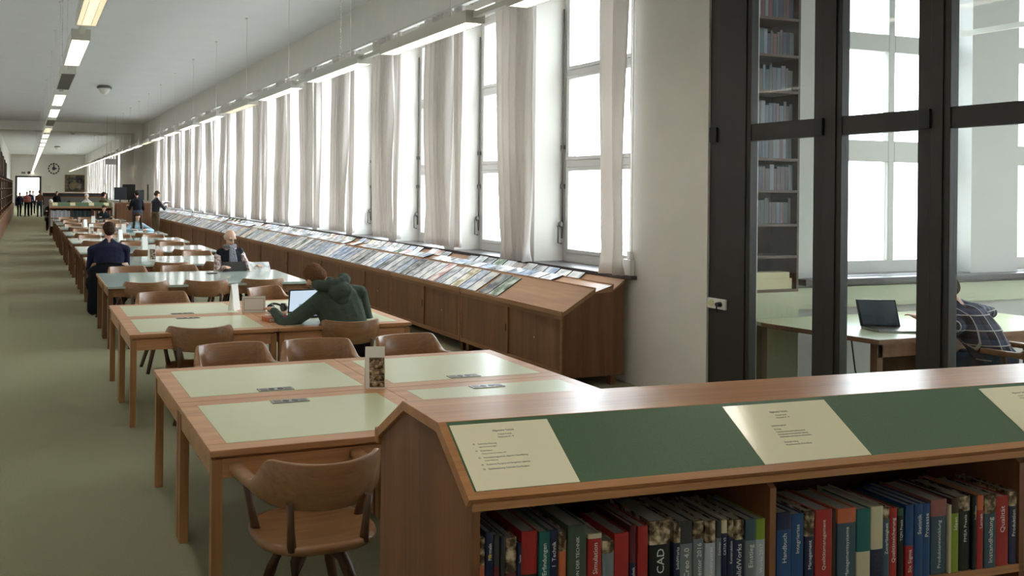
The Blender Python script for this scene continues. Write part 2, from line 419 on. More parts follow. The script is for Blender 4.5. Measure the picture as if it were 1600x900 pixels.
# windows (frame, bars, panes, handle) ---------------------------------------------------
def make_window():
    t = thing('window_1', '', 'window', (0, 0, 0)); del t['label']; del t['category']; t['kind'] = 'structure'
    X0, X1 = 6.12, 6.19
    fr = MB()
    fr.box(X0, X1, 0, 0.07, ZS, ZH).box(X0, X1, WW - 0.07, WW, ZS, ZH).box(X0, X1, 0.07, WW - 0.07, ZS, ZS + 0.13).box(X0, X1, 0.07, WW - 0.07, ZH - 0.08, ZH)
    for z0, z1 in ((2.20, 2.29), (3.29, 3.36)): fr.box(X0, X1, 0.07, WW - 0.07, z0, z1)
    obj('window_frame', fr, 'window_paint', t, bevel=0.006)
    bars = MB()
    for z in (1.19, 2.16, 2.29, 3.25, 3.36, ZH - 0.12):
        bars.box(X0 - 0.015, X0 + 0.03, 0.07, WW - 0.07, z, z + 0.04)
    for z0, z1 in ((1.23, 2.16), (2.33, 3.25), (3.40, ZH - 0.12)):
        bars.box(X0 - 0.015, X0 + 0.03, 0.07, 0.115, z0, z1).box(X0 - 0.015, X0 + 0.03, WW - 0.115, WW - 0.07, z0, z1)
    obj('sash', bars, 'window_paint', t)
    for z0, z1 in ((1.19, 2.20), (2.29, 3.29), (3.36, ZH - 0.08)):
        obj('window_pane', MB().box(X0 + 0.034, X0 + 0.040, 0.07, WW - 0.07, z0, z1), 'window_glass', t)
    h = MB().tube([(X0 - 0.03, WW - 0.03, 1.35), (X0 - 0.03, WW - 0.03, 4.1)], 0.009, 6)
    h.box(X0 - 0.05, X0 - 0.01, WW - 0.05, WW - 0.01, 1.95, 2.0).box(X0 - 0.05, X0 - 0.01, WW - 0.05, WW - 0.01, 2.42, 2.47)
    h.tube([(X0 - 0.04, WW - 0.03, 1.52), (X0 - 0.10, WW - 0.05, 1.50), (X0 - 0.10, WW - 0.05, 1.30), (X0 - 0.04, WW - 0.03, 1.29)], 0.012, 6)
    h.ell((X0 - 0.06, WW - 0.04, 1.52), (0.03, 0.03, 0.035))
    obj('window_handle', h, 'metal_grey', t)
    for z in (1.245, 2.235, 3.315): obj('latch', MB().box(X0 - 0.035, X0 - 0.0155, 0.72, 0.90, z, z + 0.018).cap((X0 - 0.03, 0.86, z + 0.01), (X0 - 0.05, 0.90, z - 0.02), 0.007, 0.006), 'metal_grey', t)
    obj('window_sill', MB().box(XW - 0.001, 6.12, 0.002, WW - 0.002, ZS - 0.002, ZS + 0.022), 'stone_sill', t)
    return t
w1 = make_window(); w1.location = (0, ops[0][0], 0)
for k, (a, b) in enumerate(ops[1:]):
    q = dup(w1, (0, a, 0)); q.name = 'window_%d' % (k + 2)
struct('trim_1', MB().box(XW - 0.08, XW - 0.001, 6.74, ops[NW - 1][1] + 0.1, 1.045, 1.083), 'stone_sill', bevel=0.006)
struct('trim_3', MB().box(XW - 0.08, XW - 0.001, far0 - 0.1, far0 + PITCH * NF, 1.045, 1.083), 'stone_sill')

# side room behind the glass partition -----------------------------------------------------
YS = 6.35
mb = MB()
sx = [(7.72, 9.86), (10.62, 12.7)]
x = XO
for a, b in sx:
    mb.box(x, a, YS, YS + 0.4, 0, CEIL); mb.box(a, b, YS, YS + 0.4, 0, 1.06); mb.box(a, b, YS, YS + 0.4, 4.36, CEIL); x = b
mb.box(x, 13.2, YS, YS + 0.4, 0, CEIL)
struct('wall_side', mb, 'reveal_white')
struct('wall_back', MB().box(13.0, 13.2, -2.6, YS, 0, 1.0).box(13.0, 13.2, -2.6, YS, 4.4, CEIL).box(13.0, 13.2, -2.6, -1.9, 1.0, 4.4).box(13.0, 13.2, -0.6, 3.0, 1.0, 4.4).box(13.0, 13.2, 4.2, YS, 1.0, 4.4), 'wall_white')  # unseen wall; its openings are added to let in more skylight
for n_, (a, b) in enumerate(sx):
    t = thing('window_%d' % (NW + NF + 1 + n_), '', 'x', (a, YS + 0.24, 0)); del t['label']; del t['category']; t['kind'] = 'structure'
    W_ = b - a; fr = MB().box(0, 0.08, 0, 0.07, 1.06, 4.36).box(W_ - 0.08, W_, 0, 0.07, 1.06, 4.36).box(0.08, W_ - 0.08, 0, 0.07, 1.06, 1.2).box(0.08, W_ - 0.08, 0, 0.07, 4.26, 4.36)
    fr.box(W_ * .56, W_ * .56 + 0.09, 0, 0.07, 1.2, 4.26)
    for z0, z1 in ((2.27, 2.50), (3.47, 3.66)):
        fr.box(0.08, W_ * .56, 0, 0.07, z0, z1).box(W_ * .56 + 0.09, W_ - 0.08, 0, 0.07, z0, z1)
    obj('window_frame', fr, 'window_paint', t, bevel=0.006)
    for z0, z1 in ((1.2, 2.27), (2.5, 3.47), (3.66, 4.26)):
        obj('window_pane', MB().box(0.08, W_ * .56, 0.03, 0.036, z0, z1).box(W_ * .56 + 0.09, W_ - 0.08, 0.03, 0.036, z0, z1), 'window_glass', t)
struct('trim_4', MB().box(7.30, 12.95, YS - 0.14, YS - 0.001, 1.0, 1.062).box(7.722, 9.858, YS - 0.001, YS + 0.24, 1.058, 1.07).box(10.622, 12.698, YS - 0.001, YS + 0.24, 1.058, 1.07), 'stone_sill', bevel=0.006)
# pale wall duct under the side window
t = tag(obj('cable_duct', MB().box(6.32, 12.9, YS - 0.06, YS - 0.002, 0.76, 0.80).box(6.32, 12.9, YS - 0.05, YS - 0.002, 0.80, 0.93).box(6.32, 12.9, YS - 0.06, YS - 0.002, 0.93, 0.97), 'side_panel_green'), 'pale green wall duct under the window behind the glass partition', 'duct')

# dark glazed partition in line with the window wall ------------------------------------------
pt = thing('glass_partition', 'dark framed floor to ceiling glass partition right of the white pier', 'partition', (0, 0, 0))
fr = MB()
P0, P1 = 5.74, 5.82
posts = [(5.42, 5.855), (4.60, 4.83), (3.83, 4.04), (3.05, 3.28), (2.2, 2.42), (1.4, 1.62), (-2.58, -2.36), (-0.6, -0.38), (0.4, 0.62)]
for i, (a, b) in enumerate(posts):
    obj('post', MB().box(P0, P1, a, b, 0, CEIL - 0.002).box(P0 - 0.012, P0, a + 0.04, b - 0.09, 0, CEIL - 0.002), 'dark_frame', pt, bevel=0.004)
rl = MB()
sp = sorted(posts)
for i in range(len(sp) - 1):
    a, b = sp[i][1], sp[i + 1][0]
    rl.box(P0 + 0.01, P1 - 0.005, a, b, 2.35, 2.49).box(P0 + 0.01, P1 - 0.005, a, b, 0, 0.12).box(P0 + 0.01, P1 - 0.005, a, b, 4.3, 4.42)
obj('transom', rl, 'dark_frame', pt)
hb = MB()
for a, b in posts[:4]: hb.box(P0 - 0.035, P0 - 0.012, b - 0.10, b - 0.03, 2.355, 2.485)
obj('hinge', hb, 'black_plastic', pt)
for i in range(len(sp) - 1):
    a, b = sp[i][1], sp[i + 1][0]
    obj('glass_pane', MB().box(5.778, 5.784, a, b, 0.12, 2.35).box(5.778, 5.784, a, b, 2.49, 4.3), 'partition_glass', pt)
obj('head_panel', MB().box(P0 + 0.02, P1 - 0.01, -2.36, 5.42, 4.42, CEIL - 0.002), 'reveal_white', pt)
struct('trim_5', MB().box(XW, P0 + 0.06, 5.856, 5.8595, 0, CEIL - 0.002), 'wall_white')
# double socket on the post
so = thing('wall_socket', 'white double power socket on the dark partition post', 'socket', (P0 - 0.012, 5.735, 0.945))
obj('socket_plate', MB().box(-0.026, -0.001, -0.10, 0.10, -0.045, 0.045), 'white_plastic', so, bevel=0.006)
obj('socket_cup', MB().tube([(-0.032, 0.05, 0), (-0.024, 0.05, 0)], 0.028, 16), 'paper_cream', so)
pl = tag(obj('power_plug', MB().tube([(-0.07, 5.735 - 0.05, 0.945), (-0.028, 5.735 - 0.05, 0.945)], [0.018, 0.024], 12).tube([(-0.065, 5.735 - 0.05, 0.94), (-0.07, 5.735 - 0.05, 0.90), (-0.06, 5.735 - 0.052, 0.88)], 0.006, 6), 'black_plastic', loc=(P0 - 0.012, 0, 0)), 'black plug pushed into the white double socket', 'plug')

# ================================================================== CURTAINS
def curtain(y0, y1, seed, label, group, tuck=0.0, lean=0.0, zb=1.12, name='curtain', xc=5.55):
    rnd = random.Random(seed); nf = max(2, int(abs(y1 - y0) / 0.13)); ph = rnd.random() * 6; am = 0.035 + rnd.random() * 0.015
    ph2 = rnd.random() * 6; yc = (y0 + y1) / 2; hw = (y1 - y0) / 2
    def fn(uu, vv):
        z = 4.40 - (4.40 - zb) * vv
        k = 1.0 - 0.10 * math.sin(PI * vv) - tuck * max(0, (vv - 0.5) / 0.5) ** 1.5
        y_ = yc + (uu * 2 - 1) * hw * k + lean * vv * vv + 0.02 * math.sin(5 * vv + ph2 + 2 * uu)
        a = am * (0.7 + 0.6 * math.sin(2.2 * vv + ph2) ** 2)
        x_ = xc + a * math.sin(2 * PI * nf * (uu + 0.04 * math.sin(4 * vv + ph)) + ph) + 0.02 * math.sin(2 * PI * uu + ph2)
        if tuck and vv > 0.9: x_ += 0.04 * math.sin(20 * uu + 30 * vv) * (vv - 0.9) * 8
        return (x_, y_, z)
    mb = MB().grid(fn, nf * 10, 26)
    t = obj(name, mb, 'curtain_cloth', solid=0.004)
    return tag(t, label, 'curtain', group)
GC = 'off white curtains along the window wall'
curtain(6.74, 7.13, 1, 'nearest off white curtain, tucked onto the sill beside the white pier', GC, 0.15, -0.03, 1.09)
for k in range(1, NW):
    n0 = WIN0 + PITCH * k
    curtain(n0 - 0.55, n0 + 0.28, 10 + k, 'off white curtain hanging in front of the %s pier from the near end' % nth(k), GC, 0.35 if k == 1 else 0.0, -0.06 if k == 1 else random.uniform(-0.12, 0.12), 1.09 if k == 1 else 1.14, xc=5.53)
    if k >= 2:
        curtain(n0 - 0.80, n0 - 0.63, 50 + k, 'narrow curtain strip just right of the %s wide curtain' % nth(k + 1), GC, 0, 0.0, 1.14, xc=5.56)
for k in range(NF):
    n0 = far0 + PITCH * k
    curtain(n0 - 0.4, n0 + 0.5, 80 + k, 'pale curtain in the far half of the hall, %s past the pilaster' % nth(k + 1), 'curtains in the far half of the hall', 0, random.uniform(-0.3, 0.3), 1.14, xc=5.53)
rail = MB().box(5.50, 5.58, 5.9, 41.0, 4.405, 4.435)
q = thing('curtain_rail', 'long white curtain rail above the nearest windows', 'rail', (0, 0, 0))
obj('track', rail, 'window_paint', q)
br = MB()
for k in range(44): br.box(5.55, XW - 0.001, 6.0 + 0.8 * k, 6.05 + 0.8 * k, 4.436, 4.466)
obj('bracket', br, 'window_paint', q)
tag(obj('curtain_rail', MB().box(5.50, 5.58, 54.6, 84.8, 4.405, 4.435).box(5.55, XW - .001, 55, 55.1, 4.436, 4.46).box(5.55, XW - .001, 84, 84.1, 4.436, 4.46), 'window_paint'), 'white curtain rail in the far half of the hall', 'rail')
# pull cord with white weight box at the first window
q = thing('blind_cord', 'white pull cord with plastic tensioner beside the nearest curtain', 'cord', (5.69, 6.79, 1.084))
obj('cord', MB().tube([(0, 0, 0.05), (0, 0, 3.3)], 0.004, 6).tube([(0.0, 0.05, 0.05), (0, 0.03, 3.3)], 0.004, 6), 'lamp_grey', q)
obj('tensioner', MB().box(-0.035, 0.02, -0.02, 0.09, 0.0, 0.16).box(-0.03, 0.015, -0.01, 0.04, 0.16, 0.24), 'white_plastic', q, bevel=0.006)

# ================================================================== LAMPS
def make_lamp(mat, lit=True):
    t = thing('pendant_lamp', '', 'lamp')
    L = 2.05
    h = MB().box(-0.105, 0.105, 0, 0.02, 0, 0.12).box(-0.105, 0.105, L - 0.02, L, 0, 0.12).box(-0.105, -0.092, 0.02, L - 0.02, 0, 0.12).box(0.092, 0.105, 0.02, L - 0.02, 0, 0.12).box(-0.092, 0.092, 0.02, L - 0.02, 0.08, 0.12)
    obj('lamp_housing', h, 'lamp_grey', t, bevel=0.003)
    if lit:
        obj('light_tube', MB().box(-0.075, 0.075, 0.05, L - 0.05, 0.035, 0.06), mat, t)
        g = MB()
        for i in range(34): yy = 0.05 + i * (L - 0.1) / 33; g.box(-0.092, 0.092, yy - 0.004, yy + 0.004, 0.004, 0.026)
        for x_ in (-0.045, 0.045): g.box(x_ - 0.0015, x_ + 0.0015, 0.05, L - 0.05, 0.004, 0.022)
        obj('louvre', g, 'lamp_grey', t)
    else:
        obj('louvre', MB().box(-0.09, 0.09, 0.02, L - 0.02, 0.006, 0.02), 'lamp_dark', t, label='unlit dark louvre')
    obj('connecting_rail', MB().box(-0.03, 0.03, L, L + 0.72, 0.05, 0.10), 'lamp_grey', t)
    obj('suspension_wire', MB().tube([(0, 0.5, 0.12), (0, 0.5, CEIL - 3.52)], 0.0045, 6).tube([(0, 0.5, CEIL - 3.54), (0, 0.5, CEIL - 3.515)], 0.03, 10).tube([(0, 0.5, 0.12), (0, 0.5, 0.15)], 0.012, 8), 'lamp_grey', t)
    return t
lr = make_lamp('tube_light'); lw = make_lamp('tube_light_warm'); lo = make_lamp('', False)
used = set()
def lamp(kind, loc, label, group):
    if kind not in used:
        used.add(kind); kind.location = loc; kind['label'] = label; kind['group'] = group; return kind
    return dup(kind, loc, 0, label, group)
ZL = 3.515
for i in range(-2, 30):  # row carried on past the view, extra lamps added to light the foreground
    yy = 4.27 + 2.76 * i
    lamp(lw if i in (4, 9) else lr, (4.05, yy, ZL), 'grey strip lamp hung by the curtains, %s from the near end of that row' % nth(i + 3), 'strip lamps beside the windows')
for i in range(-3, 30):  # first lamps lie out of view, likewise added for foreground light
    yy = 6.55 + 2.86 * i
    kd = lo if i in (2, 5) else lw if i in (0, 6) else lr
    lamp(kd, (0.545, yy, ZL), '%s strip lamp over the aisle, %s from the near end' % ('unlit' if kd is lo else 'warm lit' if kd is lw else 'bright', nth(i + 4)), 'strip lamps over the aisle')
tag(obj('lamp_cable', MB().tube([(0.43 + 0.006 * math.sin(k * 1.6), 11.5 + 0.006 * math.cos(k * 1.6), 3.62 + k * 0.01) for k in range(162)], 0.006, 5), 'lamp_grey'), 'coiled grey cable dropping to the aisle lamps', 'cable')
tag(obj('lamp_cable', MB().tube([(4.12 + 0.008 * math.sin(k * 1.6), 10.85 + 0.008 * math.cos(k * 1.6), 3.64 + k * 0.01) for k in range(160)], 0.007, 5), 'lamp_grey'), 'coiled grey cable dropping to the window lamps', 'cable')
for i in range(3):
    lamp(lr, (9.2, -2.2 + 2.76 * i, ZL), 'strip lamp in the room behind the glass, %s from the camera side' % nth(i + 1), 'strip lamps behind the glass partition')
for (x_, y_, s_) in ((2.37, 27.9, 'nearest'), (2.5, 50.0, 'middle'), (2.3, 70.0, 'farthest')):
    t = thing('ceiling_light', '%s round globe light on the ceiling' % s_, 'ceiling light', (x_, y_, CEIL), group='globe lights on the ceiling')
    obj('globe', MB().ell((0, 0, -0.06), (0.19, 0.19, 0.24)), 'white_plastic', t)
    obj('ring', MB().tube([(0, 0, -0.001), (0, 0, -0.05), (0, 0, -0.10)], [0.16, 0.25, 0.24], 24), 'metal_grey', t)

# ================================================================== MAGAZINE CABINETS
def make_cabinet():
    t = thing('display_cabinet', '', 'cabinet'); L = 1.985
    c = MB()
    c.prism([(4.935, 0.16), (5.62, 0.16), (5.62, 1.0), (5.50, 0.88), (5.28, 0.86), (4.935, 0.66)], 'y', 0.02, L - 0.02)   # core
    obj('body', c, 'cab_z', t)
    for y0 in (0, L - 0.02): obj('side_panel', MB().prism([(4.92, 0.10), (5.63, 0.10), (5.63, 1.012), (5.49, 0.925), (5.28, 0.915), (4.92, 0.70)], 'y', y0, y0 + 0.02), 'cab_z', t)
    fr = MB().box(4.906, 4.935, 0.0, L, 0.665, 0.715).box(4.906, 4.935, 0.0, L, 0.12, 0.165).box(4.906, 4.935, 0.0, 0.03, 0.165, 0.665).box(4.906, 4.935, L - 0.03, L, 0.165, 0.665)
    obj('face_frame', fr, 'cab_y', t)
    obj('door', MB().box(4.911, 4.934, L * 0.485, L - 0.02, 0.165, 0.665), 'cab_z', t)
    obj('door', MB().box(4.9285, 4.9345, 0.02, L * 0.485, 0.165, 0.665), 'cab_z', t)
    obj('finger_pull', MB().box(4.9095, 4.913, L * 0.485 + 0.03, L * 0.485 + 0.045, 0.40, 0.48), 'black_matte', t)
    obj('keyhole', MB().tube([(4.9265, L * 0.25, 0.42), (4.930, L * 0.25, 0.42)], 0.010, 8), 'brass', t)
    lg = MB().box(4.97, 5.03, 0.03, 0.09, 0, 0.16).box(5.50, 5.56, 0.03, 0.09, 0, 0.16)
    obj('leg', lg, 'cab_z', t)
    lg = MB().box(4.97, 5.03, L - 0.09, L - 0.03, 0, 0.16).box(5.50, 5.56, L - 0.09, L - 0.03, 0, 0.16)
    obj('leg', lg, 'cab_z', t)
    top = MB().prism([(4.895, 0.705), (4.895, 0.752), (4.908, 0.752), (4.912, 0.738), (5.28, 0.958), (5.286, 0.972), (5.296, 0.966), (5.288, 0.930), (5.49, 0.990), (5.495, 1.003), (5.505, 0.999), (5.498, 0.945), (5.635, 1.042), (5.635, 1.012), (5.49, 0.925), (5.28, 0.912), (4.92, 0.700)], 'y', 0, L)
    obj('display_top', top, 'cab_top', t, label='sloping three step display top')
    return t
cab = make_cabinet()
for i in range(17):
    dy = 6.82 + 2.0 * i; dz = 0
    lab = 'brown wooden cabinet with sloping magazine display, %s from the near end' % nth(i + 1)
    if i == 0: cab.location = (0, dy, 0); cab['label'] = lab; cab['group'] = 'display cabinets under the windows'
    else: dup(cab, (0, dy, 0), 0, lab, 'display cabinets under the windows')

# magazines ---------------------------------------------------------------------------------
rows = {  # x at base, z at base, angle, length
    'front': (4.925, 0.7485, math.atan2(0.22, 0.368), 0.395),
    'middle': (5.300, 0.9465, math.atan2(0.06, 0.202), 0.20),
    'back': (5.512, 0.966, math.atan2(0.097, 0.137), 0.155)}
def make_mag(ln, wd, mat):
    """lies along local x (up the slope), width along y"""
    mb = MB().box(0, ln, 0, wd, 0, 0.009, 0).box(-0.001, ln + 0.0015, -0.003, wd + 0.003, 0.0, 0.0075, 1)  # second box: dark rim, sleeve sides and gap shadow put in as colour
    me = mb.mesh('magazine'); me.materials.append(MATS[mat]); me.materials.append(MATS['sleeve_gap_shade'])
    return me
COVN = {'cover_white': 'white', 'cover_grey': 'grey', 'cover_blue': 'pale blue', 'cover_green': 'green', 'cover_pink': 'pinkish', 'cover_cream': 'cream', 'cover_dark': 'dark grey'}
pool = ['cover_white'] * 4 + ['cover_grey'] * 3 + ['cover_blue'] * 3 + ['cover_cream', 'cover_pink', 'cover_green', 'cover_dark', 'cover_dark']
meshes = {}
restm = MB(); rest_mats = list(COVN)
for row, (bx, bz, an, ln) in rows.items():
    rnd = random.Random(hash(len(row)) + 5)
    y_ = {'front': 8.02, 'middle': 7.62, 'back': 7.42}[row]; n = 0
    while y_ < 40.6:
        wd = 0.188 if row == 'front' else 0.20
        mat = pool[rnd.randrange(len(pool))]
        if row == 'front' and n == 0: mat = 'cover_green'
        if row == 'front' and n == 1: mat = 'cover_dark'
        if row == 'front' and n == 2: mat = 'cover_white'; y_ += 0.05
        if row != 'front' and n < 2: mat = 'cover_white'
        if row != 'front' and n > 3 and rnd.random() < 0.06: y_ += 0.25; continue
        gap = 0.020 if row == 'front' else rnd.uniform(0.004, 0.03)
        n += 1
        lnn = ln * rnd.uniform(0.9, 1.02)
        lnk = round(lnn, 2)
        if n <= 100:
            key = (lnk, wd, mat)
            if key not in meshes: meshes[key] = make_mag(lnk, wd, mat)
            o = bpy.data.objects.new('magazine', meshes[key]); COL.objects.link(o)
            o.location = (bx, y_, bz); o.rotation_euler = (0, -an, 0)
            tag(o, '%s magazine in the %s row of the display, %s from the near end' % (COVN[mat], row, nth(n)), 'magazine', 'magazines in the %s row of the display' % row)
        else:
            ca, sa = math.cos(an), math.sin(an)
            vs = []
            for zz in (0, 0.005):
                for yy in (0, wd):
                    for xx in (0, lnk): vs.append((bx + xx * ca - zz * sa, y_ + yy, bz + xx * sa + zz * ca))
            restm.add(vs, [(0, 2, 3, 1), (4, 5, 7, 6), (0, 1, 5, 4), (2, 6, 7, 3), (0, 4, 6, 2), (1, 3, 7, 5)], rest_mats.index(mat))
        y_ += wd + gap
tag(obj('magazines', restm, rest_mats), 'pale magazines at the far end of the display cabinets', 'magazines', kind='stuff')

# ================================================================== TABLES
def make_table(kind):
    t = thing('reading_table', '', 'table')
    W_, D_ = (1.228, 0.872) if kind == 'green' else (2.52, 0.80)
    H = 0.74
    if kind == 'green':
        b = 0.095
        obj('frame', MB().box(0, W_, 0, b, H - 0.03, H).box(0, W_, D_ - b, D_, H - 0.03, H).box(0, b, b, D_ - b, H - 0.03, H).box(W_ - b, W_, b, D_ - b, H - 0.03, H), 'oak_x', t, bevel=0.003)
        obj('inlay', MB().box(b, W_ - b, b, D_ - b, H - 0.025, H + 0.0006), 'table_green', t, label='pale green inlaid writing surface')
        wd = 0.05; ins = 0.01
    else:
        obj('tabletop', MB().box(0.012, W_ - 0.012, 0.0, D_, H - 0.028, H), 'table_blue', t, label='glossy pale blue green tabletop')
        obj('edge_band', MB().box(0, 0.0119, 0.0, D_, H - 0.03, H - 0.001).box(W_ - 0.0119, W_, 0.0, D_, H - 0.03, H - 0.001), 'oak_y', t)
        wd = 0.055; ins = 0.02
    a = MB().box(ins + wd, W_ - ins - wd, ins + 0.006, ins + 0.028, H - 0.13, H - 0.045).box(ins + wd, W_ - ins - wd, D_ - ins - 0.028, D_ - ins - 0.006, H - 0.13, H - 0.045)
    a.box(ins + 0.006, ins + 0.028, ins + wd, D_ - ins - wd, H - 0.13, H - 0.045).box(W_ - ins - 0.028, W_ - ins - 0.006, ins + wd, D_ - ins - wd, H - 0.13, H - 0.045)
    a.box(0.03, W_ - 0.03, 0.03, D_ - 0.03, H - 0.045, H - 0.031)
    obj('apron', a, 'oak_x' if kind == 'green' else 'cab_y', t)
    for sx_, sy_ in ((ins, ins), (W_ - ins - wd, ins), (ins, D_ - ins - wd), (W_ - ins - wd, D_ - ins - wd)):
        obj('leg', MB().box(sx_, sx_ + wd, sy_, sy_ + wd, 0, H - 0.045), 'oak_z' if kind == 'green' else 'cab_z', t, bevel=0.003)
    return t
tg = make_table('green'); tb = make_table('blue')
def socket(x_, y_, z_, lab, grp):
    t = thing('table_socket', lab, 'socket', (x_, y_, z_), 0, grp)
    obj('plate', MB().box(-0.105, 0.105, -0.032, 0.032, 0.0, 0.004), 'steel', t)
    obj('socket_cup', MB().tube([(-0.025, 0, 0.0041), (-0.025, 0, 0.0052)], 0.019, 16).tube([(0.028, 0, 0.0041), (0.028, 0, 0.0052)], 0.019, 16), 'black_plastic', t)
    for a_ in (-0.092, 0.052): obj('switch_block', MB().box(a_, a_ + 0.04, -0.02, 0.02, 0.0041, 0.0052), 'metal_grey', t)
    return t
first = {'g': True, 'b': True}
gy = [(3.62, 'nearest'), (6.68, 'second')]
for gi, (y0, nm) in enumerate(gy):
    for j in (0, 1):
        for i in (0, 1):
            loc = (0.78 + i * 1.23, y0 + j * 0.874, 0)
            lab = 'oak table with pale green inlay, %s %s quarter of the %s block' % ('back' if j else 'front', 'right' if i else 'left', nm)
            if first['g']: tg.location = loc; tg['label'] = lab; tg['group'] = 'green topped reading tables'; first['g'] = False
            else: dup(tg, loc, 0, lab, 'green topped reading tables')
            socket(loc[0] + 0.60, y0 + 0.874 + (0.14 if j else -0.14), 0.7406, 'flush metal socket plate in the %s %s green table of the %s block' % ('back' if j else 'front', 'right' if i else 'left', nm), 'socket plates in the green tables')
backs = [11.62, 14.35, 17.0, 19.8, 22.8, 25.9, 29.0, 32.2]
names_b = ['third', 'fourth', 'fifth', 'sixth', 'seventh', 'eighth', 'ninth', 'tenth']
bgy = []
for gi, yb in enumerate(backs):
    y0 = yb - 1.60; bgy.append(y0)
    for j in (0, 1):
        loc = (0.90, y0 + j * 0.80, 0)
        lab = 'long glossy blue green reading table, %s half of the %s block' % ('far' if j else 'near', names_b[gi])
        if first['b']: tb.location = loc; tb['label'] = lab; tb['group'] = 'blue topped reading tables'; first['b'] = False
        else: dup(tb, loc, 0, lab, 'blue topped reading tables')

# ================================================================== CHAIRS
def make_chair():
    """bentwood armchair facing +y, seat centre at origin"""
    t = thing('armchair', '', 'chair')
    # seat
    def outline(a, k):
        x_ = 0.272 * k * math.copysign(abs(math.cos(a)) ** 0.8, math.cos(a)); y_ = 0.235 * k * math.copysign(abs(math.sin(a)) ** 0.75, math.sin(a))
        return x_, y_
    rings = []; n = 32
    for k, z in ((0.80, 0.405), (0.97, 0.412), (1.0, 0.428), (0.985, 0.446), (0.90, 0.447), (0.62, 0.436), (0.3, 0.430), (0.05, 0.431)):
        rings.append([(outline(2 * PI * i / n, k)[0], outline(2 * PI * i / n, k)[1], z) for i in range(n)])
    obj('seat', MB().loft(rings), 'chair_wood', t)
    # back and arm rail: U shaped band
    rings = []
    N = 44
    for i in range(N + 1):
        s = (i / N) * 2 - 1
        a = abs(s)
        if a < 0.70:
            th = (s / 0.70) * math.radians(84)
            x_ = 0.272 * math.sin(th); y_ = -0.225 * math.cos(th) - 0.01; tx, ty = math.cos(th), math.sin(th)
        else:
            q = (a - 0.70) / 0.30; sg = 1 if s > 0 else -1
            x_ = sg * (0.2705 + 0.022 * math.sin(q * PI * 0.6)); y_ = -0.0335 + q * 0.235; tx, ty = 0.1, 0.995 * sg
        L_ = math.hypot(tx, ty); nx, ny = ty / L_, -tx / L_
        def sm(e0, e1, v):
            v = min(1, max(0, (v - e0) / (e1 - e0))); return v * v * (3 - 2 * v)
        k = sm(0.46, 0.72, a)
        top = 0.795 - 0.012 * math.cos(s * 3) - k * 0.125; hgt = 0.185 * (1 - k) + 0.030 * k; th_ = 0.011 * (1 - k) + 0.030 * k
        tilt = 0.16 * (1 - k)
        ring = []
        for (du, dv) in ((-1, 0.0), (-0.75, -0.12), (0.75, -0.12), (1, 0.0), (1, 1.0), (0.6, 1.1), (-0.6, 1.1), (-1, 1.0)):
            hh = hgt * (dv if 0 <= dv <= 1 else dv); z = top - hgt + hh * 1.0 if 0 <= dv <= 1 else (top - hgt + dv * 0.06 if dv < 0 else top + 0.005)
            off = du * th_ + tilt * (z - top + hgt * 0.5)
            ring.append((x_ + nx * off, y_ + ny * off - 0.0, z))
        rings.append(ring)
    obj('backrest', MB().loft(rings), 'chair_wood', t)
    for (x0, y0, x1, y1, zt) in ((-0.16, -0.19, -0.175, -0.205, 0.63), (0.16, -0.19, 0.175, -0.205, 0.63), (-0.238, 0.05, -0.285, 0.06, 0.655), (0.238, 0.05, 0.285, 0.06, 0.655)):
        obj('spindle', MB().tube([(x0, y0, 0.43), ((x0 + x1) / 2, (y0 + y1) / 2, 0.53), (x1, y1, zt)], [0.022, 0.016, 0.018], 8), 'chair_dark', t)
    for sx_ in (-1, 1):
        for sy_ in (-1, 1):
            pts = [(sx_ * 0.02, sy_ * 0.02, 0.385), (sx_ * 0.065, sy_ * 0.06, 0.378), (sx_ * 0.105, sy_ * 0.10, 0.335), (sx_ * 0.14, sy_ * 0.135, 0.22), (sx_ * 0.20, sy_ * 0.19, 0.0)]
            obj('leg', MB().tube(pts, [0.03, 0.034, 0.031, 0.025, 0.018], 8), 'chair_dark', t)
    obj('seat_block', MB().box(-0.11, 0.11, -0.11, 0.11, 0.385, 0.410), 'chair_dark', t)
    return t
ch = make_chair(); chfirst = [True]
def chair(x_, y_, rz, label, group='wooden armchairs at the reading tables'):
    if chfirst[0]:
        chfirst[0] = False; ch.location = (x_, y_, 0); ch.rotation_euler = (0, 0, rz); ch['label'] = label; ch['group'] = group; return ch
    return dup(ch, (x_, y_, 0), rz, label, group)
chair(1.19, 3.42, 0.03, 'nearest wooden armchair, at the near side of the first green tables')
for x_, nm, rz in ((1.40, 'left', PI + 0.10), (2.03, 'middle', PI - 0.05), (2.77, 'right', PI + 0.12)):
    chair(x_, 5.66, rz, '%s armchair of three tucked behind the nearest green tables' % nm)
chair(1.36, 6.81, -0.12, 'armchair at the near side of the second green tables, left of the seated hoodie')
chair(2.66, 6.80, -0.05, 'armchair the person in the green hoodie sits on')
chair(1.38, 8.78, PI + 0.05, 'armchair behind the second green tables, near the aisle')
chair(2.62, 8.98, PI + 0.5, 'turned armchair behind the second green tables, beside the headphones')
jr = random.Random(3)
